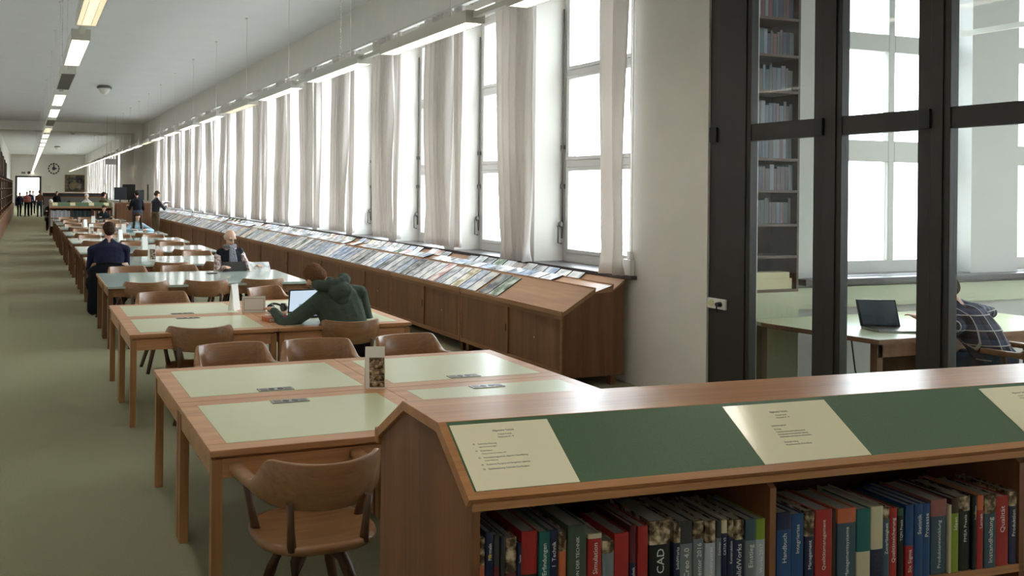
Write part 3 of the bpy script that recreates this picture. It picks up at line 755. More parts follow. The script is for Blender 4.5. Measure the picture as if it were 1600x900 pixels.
for gi, y0 in enumerate(bgy):
    nm = names_b[gi]
    for xi, x_ in enumerate((1.17 if gi == 1 else 1.39, 2.10, 2.86)):
        s_ = ('left', 'middle', 'right')[xi]
        lab = '%s armchair at the near side of the %s table block' % (s_, nm)
        if gi == 1 and xi == 0: lab = 'armchair of the person in the navy sweater, fourth table block'
        chair(x_ + jr.uniform(-.04, .04), y0 + (0.14 if gi == 0 else -0.02) + jr.uniform(-0.06, 0.03), jr.uniform(-0.15, 0.15), lab)
    for xi, x_ in enumerate((1.39, 2.10, 2.86)):
        s_ = ('left', 'middle', 'right')[xi]
        if gi < len(bgy) - 1 and bgy[gi + 1] - backs[gi] < 1.3 and not (gi in (0, 4) and xi == 2): 
            if (gi + xi) % 3 == 2: continue
        lab = '%s armchair on the far side of the %s table block' % (s_, nm)
        if gi == 0 and xi == 2: lab = 'armchair of the bald person in the black vest, third table block'
        if gi == 0 and xi < 2: yy = backs[gi] + 0.22
        else: yy = backs[gi] + 0.20 + jr.uniform(-0.03, 0.05)
        if gi == 4 and xi == 2: yy = backs[gi] + 0.35; lab = 'armchair of the person with long brown hair, seventh table block'
        chair(x_ + jr.uniform(-.04, .04), yy, PI + jr.uniform(-0.15, 0.15), lab)

# ================================================================== NEAR BOOKSHELF
SH = thing('low_bookcase', 'oak low bookcase with sloped green reading top in the right foreground', 'bookcase', (1.1, 1.9, 0), math.radians(-3.5))
LEN = 3.9
pr = [(0, 0), (0.685, 0), (0.685, 1.062), (0.46, 1.208), (0.195, 1.212), (0, 1.068)]
obj('end_panel', MB().prism([(0.004, 0), (0.680, 0), (0.680, 1.070), (0.46, 1.214), (0.197, 1.220), (0.004, 1.080)], 'x', 0.0, 0.024), 'shelf_z', SH)
obj('end_panel', MB().prism([(0.004, 0), (0.680, 0), (0.680, 1.070), (0.46, 1.214), (0.197, 1.220), (0.004, 1.080)], 'x', LEN - 0.024, LEN), 'shelf_z', SH)
for x_ in (0.968, 1.952, 2.936):
    obj('divider', MB().prism([(0.03, 0.02), (0.66, 0.02), (0.66, 1.05), (0.46, 1.18), (0.197, 1.186), (0.03, 1.04)], 'x', x_, x_ + 0.022), 'shelf_z', SH)
obj('back_panel', MB().box(0.024, LEN - 0.024, 0.335, 0.350, 0.02, 1.18), 'shelf_dark', SH)
obj('shelf_board', MB().box(0.024, LEN - 0.024, 0.03, 0.335, 0.690, 0.715).box(0.024, LEN - 0.024, 0.03, 0.335, 0.36, 0.385).box(0.024, LEN - 0.024, 0.02, 0.66, 0.06, 0.085), 'shelf_x', SH)
obj('rear_board', MB().box(0.024, LEN - 0.024, 0.351, 0.66, 0.690, 0.715).box(0.024, LEN - 0.024, 0.351, 0.66, 0.36, 0.385), 'shelf_x', SH)
# top boards: flat ridge board, rear slope, front frame with the green panel
obj('ridge_board', MB().prism([(0.195, 1.251), (0.462, 1.246), (0.690, 1.100), (0.700, 1.098), (0.700, 1.070), (0.684, 1.070), (0.455, 1.216), (0.197, 1.221)], 'x', -0.012, LEN + 0.01), 'shelf_x', SH, bevel=0.002)
obj('rear_edge', MB().box(-0.014, LEN + 0.012, 0.684, 0.712, 1.045, 1.098), 'shelf_x', SH, bevel=0.006)
SLP = math.atan2(0.143, 0.195); ca, sa = math.cos(SLP), math.sin(SLP); SLL = math.hypot(0.195, 0.143)
def slope_prism(mb, x0, x1, s0, s1, h0, h1, m=0):
    pts = [(s * ca - h * sa, 1.108 + s * sa + h * ca) for s, h in ((s0, h0), (s1, h0), (s1, h1), (s0, h1))]
    return mb.prism(pts, 'x', x0, x1, m)
fr = MB(); slope_prism(fr, -0.012, LEN + 0.01, -0.006, 0.016, -0.03, 0); slope_prism(fr, -0.012, 0.012, 0.016, SLL, -0.03, 0); slope_prism(fr, LEN - 0.014, LEN + 0.01, 0.016, SLL, -0.03, 0)
fr.box(0.0, LEN, -0.002, 0.026, 1.072, 1.092)
obj('front_frame', fr, 'shelf_x', SH)
gp = MB(); slope_prism(gp, 0.0125, LEN - 0.0145, 0.0165, SLL - 0.001, -0.018, -0.001)
obj('green_panel', gp, 'board_green', SH, label='dark green sloping panel')

def slope_sheet(x0, x1, label, lines, hx):
    t = thing('info_sheet', label, 'sheet', (1.1, 1.9, 0), math.radians(-3.5), 'cream sheets on the green sloping top')
    mb = MB(); slope_prism(mb, x0, x1, 0.0175, 0.228, -0.0009, 0.0006)
    obj('paper', mb, 'sheet_cream', t)
    tb_ = []
    rot = Matrix.Rotation(SLP, 4, 'X')
    bm_v = []; bm_f = []
    for (txt, sx_, sy_, size, al) in lines:
        me = text_mesh(txt, size, 0.0001, al)
        o_ = len(bm_v)
        for v in me.vertices:
            s_ = 0.228 - sy_ + v.co.y; x_ = x0 + sx_ + v.co.x; h_ = 0.0008 + v.co.z
            bm_v.append((x_, s_ * ca - h_ * sa, 1.108 + s_ * sa + h_ * ca))
        for p_ in me.polygons: bm_f.append(tuple(i + o_ for i in p_.vertices))
        bpy.data.meshes.remove(me)
    mb = MB().add(bm_v, bm_f)
    obj('printed_text', mb, 'ink', t)
    return t
L1 = [('Allgemeine Technik', 0.155, 0.030, 0.0085, 'CENTER'), ('Freihand Technik', 0.155, 0.042, 0.006, 'CENTER'), ('Sachgruppen 00 - 99', 0.155, 0.051, 0.006, 'CENTER'),
      ('00', 0.045, 0.070, 0.0065, 'LEFT'), ('Technische Normung', 0.060, 0.070, 0.0065, 'LEFT'), ('allgemeine technische Regeln', 0.060, 0.079, 0.0045, 'LEFT'),
      ('01', 0.045, 0.092, 0.0065, 'LEFT'), ('Konstruktion', 0.060, 0.092, 0.0065, 'LEFT'), ('Technisches Zeichnen, Computer, CAD', 0.060, 0.101, 0.0045, 'LEFT'),
      ('02', 0.045, 0.114, 0.0065, 'LEFT'), ('Automatisierungstechnik, allgemein, Instandhaltung', 0.060, 0.114, 0.0065, 'LEFT'), ('Robotik, Mechatronik', 0.060, 0.123, 0.0045, 'LEFT'),
      ('03', 0.045, 0.136, 0.0065, 'LEFT'), ('Produktion, Fertigung und Management, allgemein', 0.060, 0.136, 0.0065, 'LEFT'),
      ('04', 0.045, 0.150, 0.0065, 'LEFT'), ('Qualitätssicherung, Technische Zuverlässigkeit', 0.060, 0.150, 0.0065, 'LEFT')]
slope_sheet(0.018, 0.325, 'cream printed sheet at the left end of the green sloping top', L1, 0)
L2 = [('Allgemeine Technik', 0.185, 0.036, 0.0085, 'CENTER'), ('Freihand Technik', 0.185, 0.048, 0.006, 'CENTER'), ('Sachgruppen 00 - 99', 0.185, 0.057, 0.006, 'CENTER')]
for i, (tx_, yy) in enumerate([('Qualitätsmanagement', .085), ('Normung', .098), ('Technische Chemie und Verfahrenstechnik', .108), ('Umwelttechnik, Sicherheitstechnik allgemein', .117), ('Arbeitswissenschaft, Ergonomie, Betriebslehre', .126), ('Werkstoffe, Prüfung', .145), ('Materialwissenschaft, Werkstoffkunde', .154)]):
    L2.append((tx_, 0.12, yy, 0.0062, 'LEFT'))
slope_sheet(0.935, 1.325, 'glossy cream printed sheet near the middle of the green sloping top', L2, 0)
slope_sheet(1.985, 2.30, 'cream sheet cut off by the right edge of the photo', L1[:3], 0)

# books: (x0, x1, top z, colour, band colour or '', band fraction from top, spine text, text colour)
BK = [
 (.034, .055, .985, 'orange', 'photo', .26, '', 'w', 'orange book with dark picture top, first at the left end'),
 (.056, .079, 1.0, 'navy', 'yellow', 0, 'Formeln', 'w', 'navy book with small yellow square, second from the left end'),
 (.080, .098, .99, 'maroon', 'charcoal', .3, '', 'w', 'maroon book with grey top, third from the left end'),
 (.099, .116, .985, 'charcoal', '', 0, '', 'w', 'thin charcoal book between two maroon ones'),
 (.117, .149, .978, 'maroon', 'photo', .36, '5', 'w', 'maroon book with pale photo band and figure 5'),
 (.150, .162, .962, 'navy', '', 0, 'Technik', 'w', 'thin low navy book just left of the thick red and black one'),
 (.163, .212, .99, 'black', 'red', .42, 'Lexikon', 'w', 'thick black book with red upper half, left bay'),
 (.213, .246, .986, 'teal', '', 0, 'Erfindungen', 'w', 'teal book right of the red and black one, left bay'),
 (.247, .275, .985, 'navy', '', 0, '1  Technik', 'w', 'navy book with white figure 1, left bay'),
 (.276, .299, .98, 'orange', 'photo', .2, '', 'w', 'orange striped book with patterned top, left bay'),
 (.300, .358, .995, 'mossgrey', '', 0, 'LEXIKON DER TECHNIK', 'w', 'widest moss grey book with tall lettering, left bay'),
 (.362, .406, .966, 'red', 'cream', .05, 'Simulation', 'w', 'red book lettered Simulation'),
 (.408, .446, .942, 'grey', 'photo', .15, '', 'w', 'low pale grey book with dark photo top, right of Simulation'),
 (.448, .495, .958, 'black', 'red', .55, 'II', 'w', 'black book with red upper half right of the low grey one'),
 (.500, .520, .974, 'navy', 'maroon', .4, 'Technik', 'w', 'navy book with maroon top, centre of the left bay'),
 (.524, .558, .97, 'brown', 'red', .7, 'Praxis der CNC', 'w', 'red brown book just left of the thick black CAD book'),
 (.562, .632, .98, 'black', 'photo', .25, 'CAD', 'w', 'thick black book lettered CAD under a photo band'),
 (.640, .663, .97, 'navy', 'photo', .22, 'SolidWorks', 'w', 'navy book lettered SolidWorks, right of the CAD book'),
 (.664, .708, .969, 'grey', 'charcoal', .25, 'Creo 4.0', 'w', 'wide grey book with dark circle band, left bay'),
 (.709, .744, .967, 'grey', 'photo', .2, 'Inventor 2016', 'w', 'grey book lettered 2016'),
 (.745, .781, .965, 'palegrey', 'photo', .25, 'Konstruieren', 'w', 'grey book with orange picture top, right of the 2016 one'),
 (.782, .800, .964, 'grey', 'charcoal', .2, 'Zeichnen', 'w', 'narrow grey book left of the navy trio'),
 (.801, .822, .962, 'navy', 'cream', .15, 'CATIA V5', 'w', 'narrow navy book with cream top, left of the navy trio'),
 (.823, .844, .961, 'navy', 'photo', .2, 'Konstruktion', 'w', 'narrow navy book, middle of the navy trio'),
 (.845, .884, .958, 'navy', 'photo', .24, 'mit SolidWorks', 'w', 'broad navy book lettered mit SolidWorks'),
 (.885, .922, .956, 'grey', 'slate', .25, 'Einstieg', 'w', 'grey book with blue sky band, second from right in left bay'),
 (.923, .956, .954, 'palegrey', 'lime', .25, 'Works 2017', 'w', 'grey book lettered 2017 beside the divider'),
 (.996, 1.049, .965, 'blue', 'navy', .2, 'Handbuch', 'w', 'thick blue handbook just right of the divider'),
 (1.050, 1.097, .955, 'blue', '', 0, 'Integriertes', 'w', 'second blue book from the divider, right bay'),
 (1.098, 1.133, .960, 'navy', 'photo', .3, 'Management', 'w', 'navy management book with picture top, right bay'),
 (1.135, 1.200, .961, 'red', '', 0, 'Qualitätsmanagement', 'w', 'thick red book lettered Qualitätsmanagement'),
 (1.201, 1.217, .955, 'brown', '', 0, '', 'w', 'narrow dark brown book beside the thick red one'),
 (1.219, 1.289, .957, 'slate', 'orange', .18, 'Managementsysteme', 'w', 'thick slate book with orange square at its top'),
 (1.290, 1.343, .950, 'cream', 'teal', .55, '', 'k', 'book with two teal stripes above a cream foot'),
 (1.345, 1.393, .953, 'navy', 'cream', .55, 'TQM', 'k', 'navy book with tall cream upper part'),
 (1.394, 1.421, .944, 'slate', 'photo', .15, 'Zuverlässigkeit', 'w', 'narrow slate book with picture top, right bay'),
 (1.422, 1.453, .940, 'red', '', 0, 'Qualitätssicherung', 'w', 'red book lettered Qualitätssicherung'),
 (1.455, 1.478, .936, 'black', 'green', .1, 'TQM Praxis', 'w', 'black and green book right of Qualitätssicherung'),
 (1.484, 1.516, .945, 'red', 'blue', .55, 'Six Sigma', 'w', 'book with blue top and red foot, right bay'),
 (1.518, 1.551, .944, 'blue', '', 0, 'Statistik', 'w', 'blue book with cream spine label, right bay'),
 (1.552, 1.587, .942, 'blue', '', 0, 'Prozesse', 'w', 'plain mid blue book left of the slate picture book'),
 (1.590, 1.655, .949, 'slate', 'rose', .22, 'Produktentwicklung', 'w', 'thick slate book with red round picture'),
 (1.657, 1.669, .930, 'cream', '', 0, '', 'k', 'thin cream book beside the lime green one'),
 (1.670, 1.702, .948, 'lime', 'brown', .2, 'Ideen', 'w', 'lime green book in the right bay'),
 (1.706, 1.753, .951, 'black', 'photo', .2, 'FMEA Praxis', 'w', 'black book lettered FMEA Praxis'),
 (1.755, 1.772, .949, 'black', 'yellow', 0, 'Produktion', 'w', 'thin black book with small yellow square, right bay'),
 (1.774, 1.802, .950, 'red', 'orange', .2, 'Lernen', 'w', 'red book with orange top, right bay'),
 (1.804, 1.854, .948, 'slate', 'photo', .25, 'Instandhaltung', 'w', 'slate book with leaf picture top, right bay'),
 (1.856, 1.912, .938, 'red', '', 0, 'Qualität', 'w', 'thick red book near the right edge of the photo'),
 (1.914, 1.948, .950, 'navy', 'photo', .2, 'Produktion', 'w', 'navy book at the right edge of the photo'),
]
plain('book_yellow', srgb(206, 180, 60), 0.4)
brd = random.Random(11)
for (x0, x1, zt, colr, band, bf, txt, tc_, lab) in BK:
    z0 = 0.716; w_ = x1 - x0 - 0.0015; h_ = zt - z0; dp = brd.uniform(0.165, 0.20); yb = brd.uniform(0.030, 0.038)
    t = thing('book', lab, 'book', (0, 0, 0), 0, 'books on the top shelf of the near bookcase')
    c_, s_ = math.cos(math.radians(-3.5)), math.sin(math.radians(-3.5))
    t.location = (1.1 + x0 * c_ - yb * s_, 1.9 + x0 * s_ + yb * c_, z0); t.rotation_euler = (0, 0, math.radians(-3.5))
    b = 0.0025 if w_ > 0.02 else 0.0012
    cv = MB()
    # case: rounded spine + two boards
    zb = h_ * (1 - bf) if (band and band != 'yellow') else h_
    arc = [(w_ * (1 - math.cos(PI * i / 6)) / 2, -0.003 * math.sin(PI * i / 6)) for i in range(7)]
    spine = arc + [(w_, 0.003), (0, 0.003)]
    cv.prism(spine, 'z', 0, zb).box(0, b, 0.003, dp, 0, zb).box(w_ - b, w_, 0.003, dp, 0, zb)
    if zb < h_ and band != 'photo': obj_b = True
    obj('cover', cv, 'book_' + colr, t)
    if zb < h_:
        tp = MB().prism(spine, 'z', zb, h_).box(0, b, 0.003, dp, zb, h_).box(w_ - b, w_, 0.003, dp, zb, h_)
        obj('cover_top', tp, 'book_photo' if band == 'photo' else 'book_' + band, t, label='picture band' if band == 'photo' else band + ' upper part of the cover')
    if band == 'yellow': obj('spine_mark', MB().box(w_ * .3, w_ * .7, -0.0042, -0.0030, h_ * .76, h_ * .76 + w_ * .4), 'book_yellow', t)
    obj('pages', MB().box(b, w_ - b, 0.003, dp - 0.004, 0.002, h_ - 0.004), 'page_edges', t)
    if txt:
        sz = min(w_ * 0.62, 0.034)
        me = text_mesh(txt, sz, 0.0002, 'RIGHT')
        wl_ = max(v.co.x for v in me.vertices) - min(v.co.x for v in me.vertices); kk_ = min(1.0, (0.085 if len(txt) <= 12 else 0.15) / wl_, (zb - 0.03) / wl_)
        for v in me.vertices: v.co = v.co * kk_
        L_ = max([v.co.x for v in me.vertices]) - min([v.co.x for v in me.vertices])
        top_ = (zb - 0.012) if band != '' and band != 'yellow' else h_ - 0.03
        mx_ = max(v.co.x for v in me.vertices); ym = (max(v.co.y for v in me.vertices) + min(v.co.y for v in me.vertices)) / 2
        for v in me.vertices:
            X_, Y_, Z_ = v.co; v.co = (w_ / 2 - (Y_ - ym), -0.0036 - Z_, top_ + (X_ - mx_))
        obj('spine_title', me, 'ink' if tc_ == 'k' else 'ink_white', t)

# ================================================================== LEAFLET STANDS ON THE TABLES
def leaflet(x_, y_, z_, rz, label, pic, wd=0.105, ht=0.22, name='leaflet_stand'):
    t = thing(name, label, 'leaflet stand', (x_, y_, z_), rz, 'leaflet stands on the tables')
    p = MB().prism([(-0.035, 0), (-0.032, 0), (0.0015, ht), (-0.0015, ht)], 'x', -wd / 2, wd / 2).prism([(0.035, 0), (0.032, 0), (-0.0015, ht), (0.0015, ht)], 'x', -wd / 2, wd / 2)
    obj('card', p, 'paper_white', t)
    if pic:
        k = 0.0335 / ht
        q = MB()
        for i in range(5):
            za, zc = 0.012 + i * 0.033, 0.012 + i * 0.033 + 0.029
            q.prism([(-0.0354 + za * k, za), (-0.0362 + za * k, za), (-0.0362 + zc * k, zc), (-0.0354 + zc * k, zc)], 'x', -wd / 2 + 0.022, wd / 2 - 0.004)
        obj('printed_picture', q, 'book_photo', t, label='printed picture of shelved books')
        q = MB()
        for i in range(6):
            za, zc = 0.009 + i * 0.033, 0.012 + i * 0.033
            q.prism([(-0.0354 + za * k, za), (-0.0364 + za * k, za), (-0.0364 + zc * k, zc), (-0.0354 + zc * k, zc)], 'x', -wd / 2 + 0.022, wd / 2 - 0.004)
        obj('printed_shelves', q, 'shelf_dark', t)
    return t
leaflet(1.955, 4.52, 0.741, -0.25, 'white folded leaflet with bookshelf picture on the nearest green tables', True, 0.115, 0.24)
leaflet(1.90, 7.80, 0.741, 0.75, 'white folded card standing at the middle of the second green tables', False, 0.11, 0.25)
t = thing('card_holder', 'low white framed card holder beside the headphones', 'card holder', (2.045, 7.62, 0.741), -0.15)
obj('card', MB().prism([(-0.03, 0), (-0.027, 0), (0.002, 0.15), (-0.001, 0.15)], 'x', -0.11, 0.11), 'paper_white', t)
obj('foot', MB().prism([(0.035, 0), (0.032, 0), (0.002, 0.148), (0.004, 0.15)], 'x', -0.11, 0.11), 'paper_white', t)
q = MB()
for a_, b_, c_, d_ in ((-0.095, 0.095, 0.127, 0.130), (-0.095, 0.095, 0.02, 0.023), (-0.095, -0.092, 0.023, 0.127), (0.092, 0.095, 0.023, 0.127)):
    k = 0.028 / 0.15; q.prism([(-0.0304 + c_ * k, c_), (-0.0312 + c_ * k, c_), (-0.0312 + d_ * k, d_), (-0.0304 + d_ * k, d_)], 'x', a_, b_)
obj('printed_border', q, 'book_rose', t)
for i, (x_, y_, pic) in enumerate(((1.93, 13.6, True), (2.12, 15.9, False), (1.95, 18.6, False), (2.35, 21.6, False), (1.55, 21.7, True), (1.60, 24.7, False), (2.05, 27.8, False))):
    leaflet(x_, y_, 0.741, 0.1 + 0.3 * (i % 3), 'white leaflet stand on the %s table block' % ['fourth', 'fifth', 'sixth', 'seventh', 'seventh', 'eighth', 'ninth'][i] + (' with picture' if pic else (' right of centre' if i == 3 else '')), pic, 0.12, 0.25)

# ================================================================== THINGS ON THE SECOND GREEN TABLES
def laptop(x_, y_, rz, label, ang=100, scr='screen_light', wd=0.33, dp=0.225, z_=0.7416):
    t = thing('laptop', label, 'laptop', (x_, y_, z_), rz)
    obj('base', MB().box(-wd / 2, wd / 2, -dp / 2, dp / 2, 0, 0.016), 'black_plastic', t, bevel=0.004)
    obj('keyboard', MB().box(-wd / 2 + 0.02, wd / 2 - 0.02, -0.01, dp / 2 - 0.02, 0.0162, 0.0175), 'black_matte', t)
    a = math.radians(ang); c_, s_ = math.cos(a), math.sin(a); hh = dp
    def pl(d0, d1, h0, h1): return [(dp / 2 - d * 1.0 * s_ - h * c_ * 1.0, 0.016 + h * s_ - d * c_) for d, h in ((d0, h0), (d1, h0), (d1, h1), (d0, h1))]
    obj('lid', MB().prism(pl(-0.007, 0, 0, hh), 'x', -wd / 2, wd / 2), 'black_plastic', t)
    obj('screen', MB().prism(pl(0.0, 0.001, 0.015, hh - 0.012), 'x', -wd / 2 + 0.012, wd / 2 - 0.012), scr, t, label='lit screen')
    return t
l1 = laptop(2.47, 7.25, 0.05, 'open black laptop with lit screen in front of the green hoodie', 80)
obj('screen_window', MB().prism([(0.1125 - 0.02, 0.05), (0.1115 - 0.02, 0.05), (0.1115 - 0.003, 0.20), (0.1125 - 0.003, 0.20)], 'x', -0.06, -0.01), 'screen_blue', l1)
t = thing('headphones', 'black over ear headphones lying on the second green tables', 'headphones', (2.27, 7.55, 0.741), 0.3)
obj('headband', MB().tube([(0.085 * math.cos(a), 0.02 + 0.07 * math.sin(a), 0.02 + 0.05 * math.sin(a)) for a in [PI * i / 14 for i in range(15)]], 0.010, 8), 'black_plastic', t)
for s_ in (-1, 1): obj('ear_cup', MB().tube([(s_ * 0.055, 0.02, 0.04), (s_ * 0.095, 0.02, 0.04)], [0.040, 0.036], 16), 'black_plastic', t)
obj('cable', MB().tube([(-0.05, -0.02, 0.01), (-0.08, -0.10, 0.006), (-0.02, -0.16, 0.006), (-0.10, -0.22, 0.006)], 0.0035, 6), 'black_plastic', t)
t = thing('book', 'thick orange and cream book lying left of the green hoodie', 'book', (2.10, 7.07, 0.741), 0.2)
obj('cover', MB().box(-0.10, 0.10, -0.07, 0.07, 0, 0.004).box(-0.10, 0.10, -0.07, 0.07, 0.034, 0.038).box(-0.104, -0.10, -0.07, 0.07, 0, 0.038), 'book_orange', t)
obj('pages', MB().box(-0.099, 0.095, -0.066, 0.066, 0.0045, 0.0335), 'paper_white', t)
t = thing('pencil_case', 'small red pouch by the left elbow of the green hoodie', 'pouch', (2.145, 6.93, 0.741), 0.4)
obj('pouch', MB().ell((0, 0, 0.035), (0.035, 0.06, 0.035)), 'red_cloth', t)
obj('zip', MB().tube([(0, -0.05, 0.055), (0, 0, 0.0705), (0, 0.05, 0.055)], 0.003, 6), 'black_plastic', t)
tag(obj('papers', MB().box(-0.15, 0.12, -0.10, 0.10, 0, 0.004).box(-0.10, 0.16, -0.12, 0.08, 0.0045, 0.008), 'paper_white', loc=(2.18, 7.86, 0.741)), 'loose white papers behind the headphones', 'papers')

# ================================================================== PEOPLE
def R3(px_=0, py_=0, pz_=0):
    return (Matrix.Rotation(pz_, 3, 'Z') @ Matrix.Rotation(py_, 3, 'Y') @ Matrix.Rotation(px_, 3, 'X'))

class Body:
    """primitives (capsules, ellipsoids) tagged with a material; fused into one continuous surface by a voxel remesh"""
    def __init__(s): s.p = []
    def cap(s, a, b, r0, r1, m): s.p.append(('c', Vector(a), Vector(b), r0, r1, m)); return s
    def ell(s, c, rad, rot, m): s.p.append(('e', Vector(c), rad, rot or Matrix.Identity(3), 0, m)); return s
    def build(s, name, mats, parent, voxel=0.009, smooth=2):
        mb = MB()
        for q in s.p:
            if q[0] == 'c': mb.cap(q[1], q[2], q[3], q[4])
            else: mb.ell(q[1], q[2], q[3])
        me = mb.mesh(name); o = bpy.data.objects.new(name, me); COL.objects.link(o)
        r_ = o.modifiers.new('r', 'REMESH'); r_.mode = 'VOXEL'; r_.voxel_size = voxel; r_.use_smooth_shade = True
        sm = o.modifiers.new('s', 'SMOOTH'); sm.factor = 0.5; sm.iterations = smooth
        dg = bpy.context.evaluated_depsgraph_get(); new = bpy.data.meshes.new_from_object(o.evaluated_get(dg))
        bpy.data.objects.remove(o); bpy.data.meshes.remove(me)
        new.name = name
        n = len(new.polygons); cen = np.empty(n * 3); new.polygons.foreach_get('center', cen); cen = cen.reshape(-1, 3)
        best = np.full(n, 1e9); mi = np.zeros(n, dtype=np.int32)
        for q in s.p:
            if q[0] == 'c':
                a = np.array(q[1]); b = np.array(q[2]); d = b - a; L2 = max(1e-9, d @ d)
                tt = np.clip(((cen - a) @ d) / L2, 0, 1); dist = np.linalg.norm(cen - (a + tt[:, None] * d), axis=1) - (q[3] + (q[4] - q[3]) * tt)
            else:
                Rm = np.array(q[3]); loc = (cen - np.array(q[1])) @ Rm; rad = np.array(q[2])
                k = np.linalg.norm(loc / rad, axis=1); dist = (k - 1) * rad.min()
            k_ = dist < best; best[k_] = dist[k_]; mi[k_] = q[5]
        new.polygons.foreach_set('material_index', mi); new.polygons.foreach_set('use_smooth', np.ones(n, dtype=bool))
        return obj(name, new, mats, parent)

def ik(a, b, l1, l2, pole):
    a = Vector(a); b = Vector(b); d = b - a; L = min(d.length, (l1 + l2) * 0.995); dn = d.normalized(); b2 = a + dn * L
    k = (l1 * l1 - l2 * l2 + L * L) / (2 * L); h = math.sqrt(max(0, l1 * l1 - k * k))
    pp = Vector(pole) - a; pp = pp - dn * pp.dot(dn); pp.normalize()
    return a + dn * k + pp * h, b2

def hand(B, wrist, fdir, up, side, m, curl=0.5):
    """palm, four unequal bent fingers and a thumb; side=+1 thumb towards +lat"""
    f_ = Vector(fdir).normalized(); lat = f_.cross(Vector(up)).normalized(); up_ = lat.cross(f_).normalized()
    w0 = Vector(wrist); pc = w0 + f_ * 0.045
    R = Matrix((lat, f_, up_)).transposed()
    B.cap(w0 - f_ * 0.02, w0 + f_ * 0.03, 0.024, 0.022, m)
    B.ell(pc, (0.041, 0.050, 0.017), R, m)
    for i, (off, ln) in enumerate(((-0.030, 0.058), (-0.010, 0.072), (0.011, 0.078), (0.031, 0.068))):
        off *= -side; p0 = pc + f_ * 0.035 + lat * off
        p1 = p0 + (f_ * math.cos(curl * .5) - up_ * math.sin(curl * .5)) * ln * 0.5
        p2 = p1 + (f_ * math.cos(curl * 1.3) - up_ * math.sin(curl * 1.3)) * ln * 0.5
        B.cap(p0, p1, 0.0095, 0.009, m); B.cap(p1, p2, 0.009, 0.0075, m)
    t0 = pc + lat * (side * 0.032) - f_ * 0.012; t1 = t0 + (f_ * 0.6 + lat * side * 0.75 - up_ * 0.2).normalized() * 0.034
    t2 = t1 + (f_ * 0.95 + lat * side * 0.2 - up_ * 0.3).normalized() * 0.028
    B.cap(t0, t1, 0.012, 0.011, m); B.cap(t1, t2, 0.011, 0.009, m)

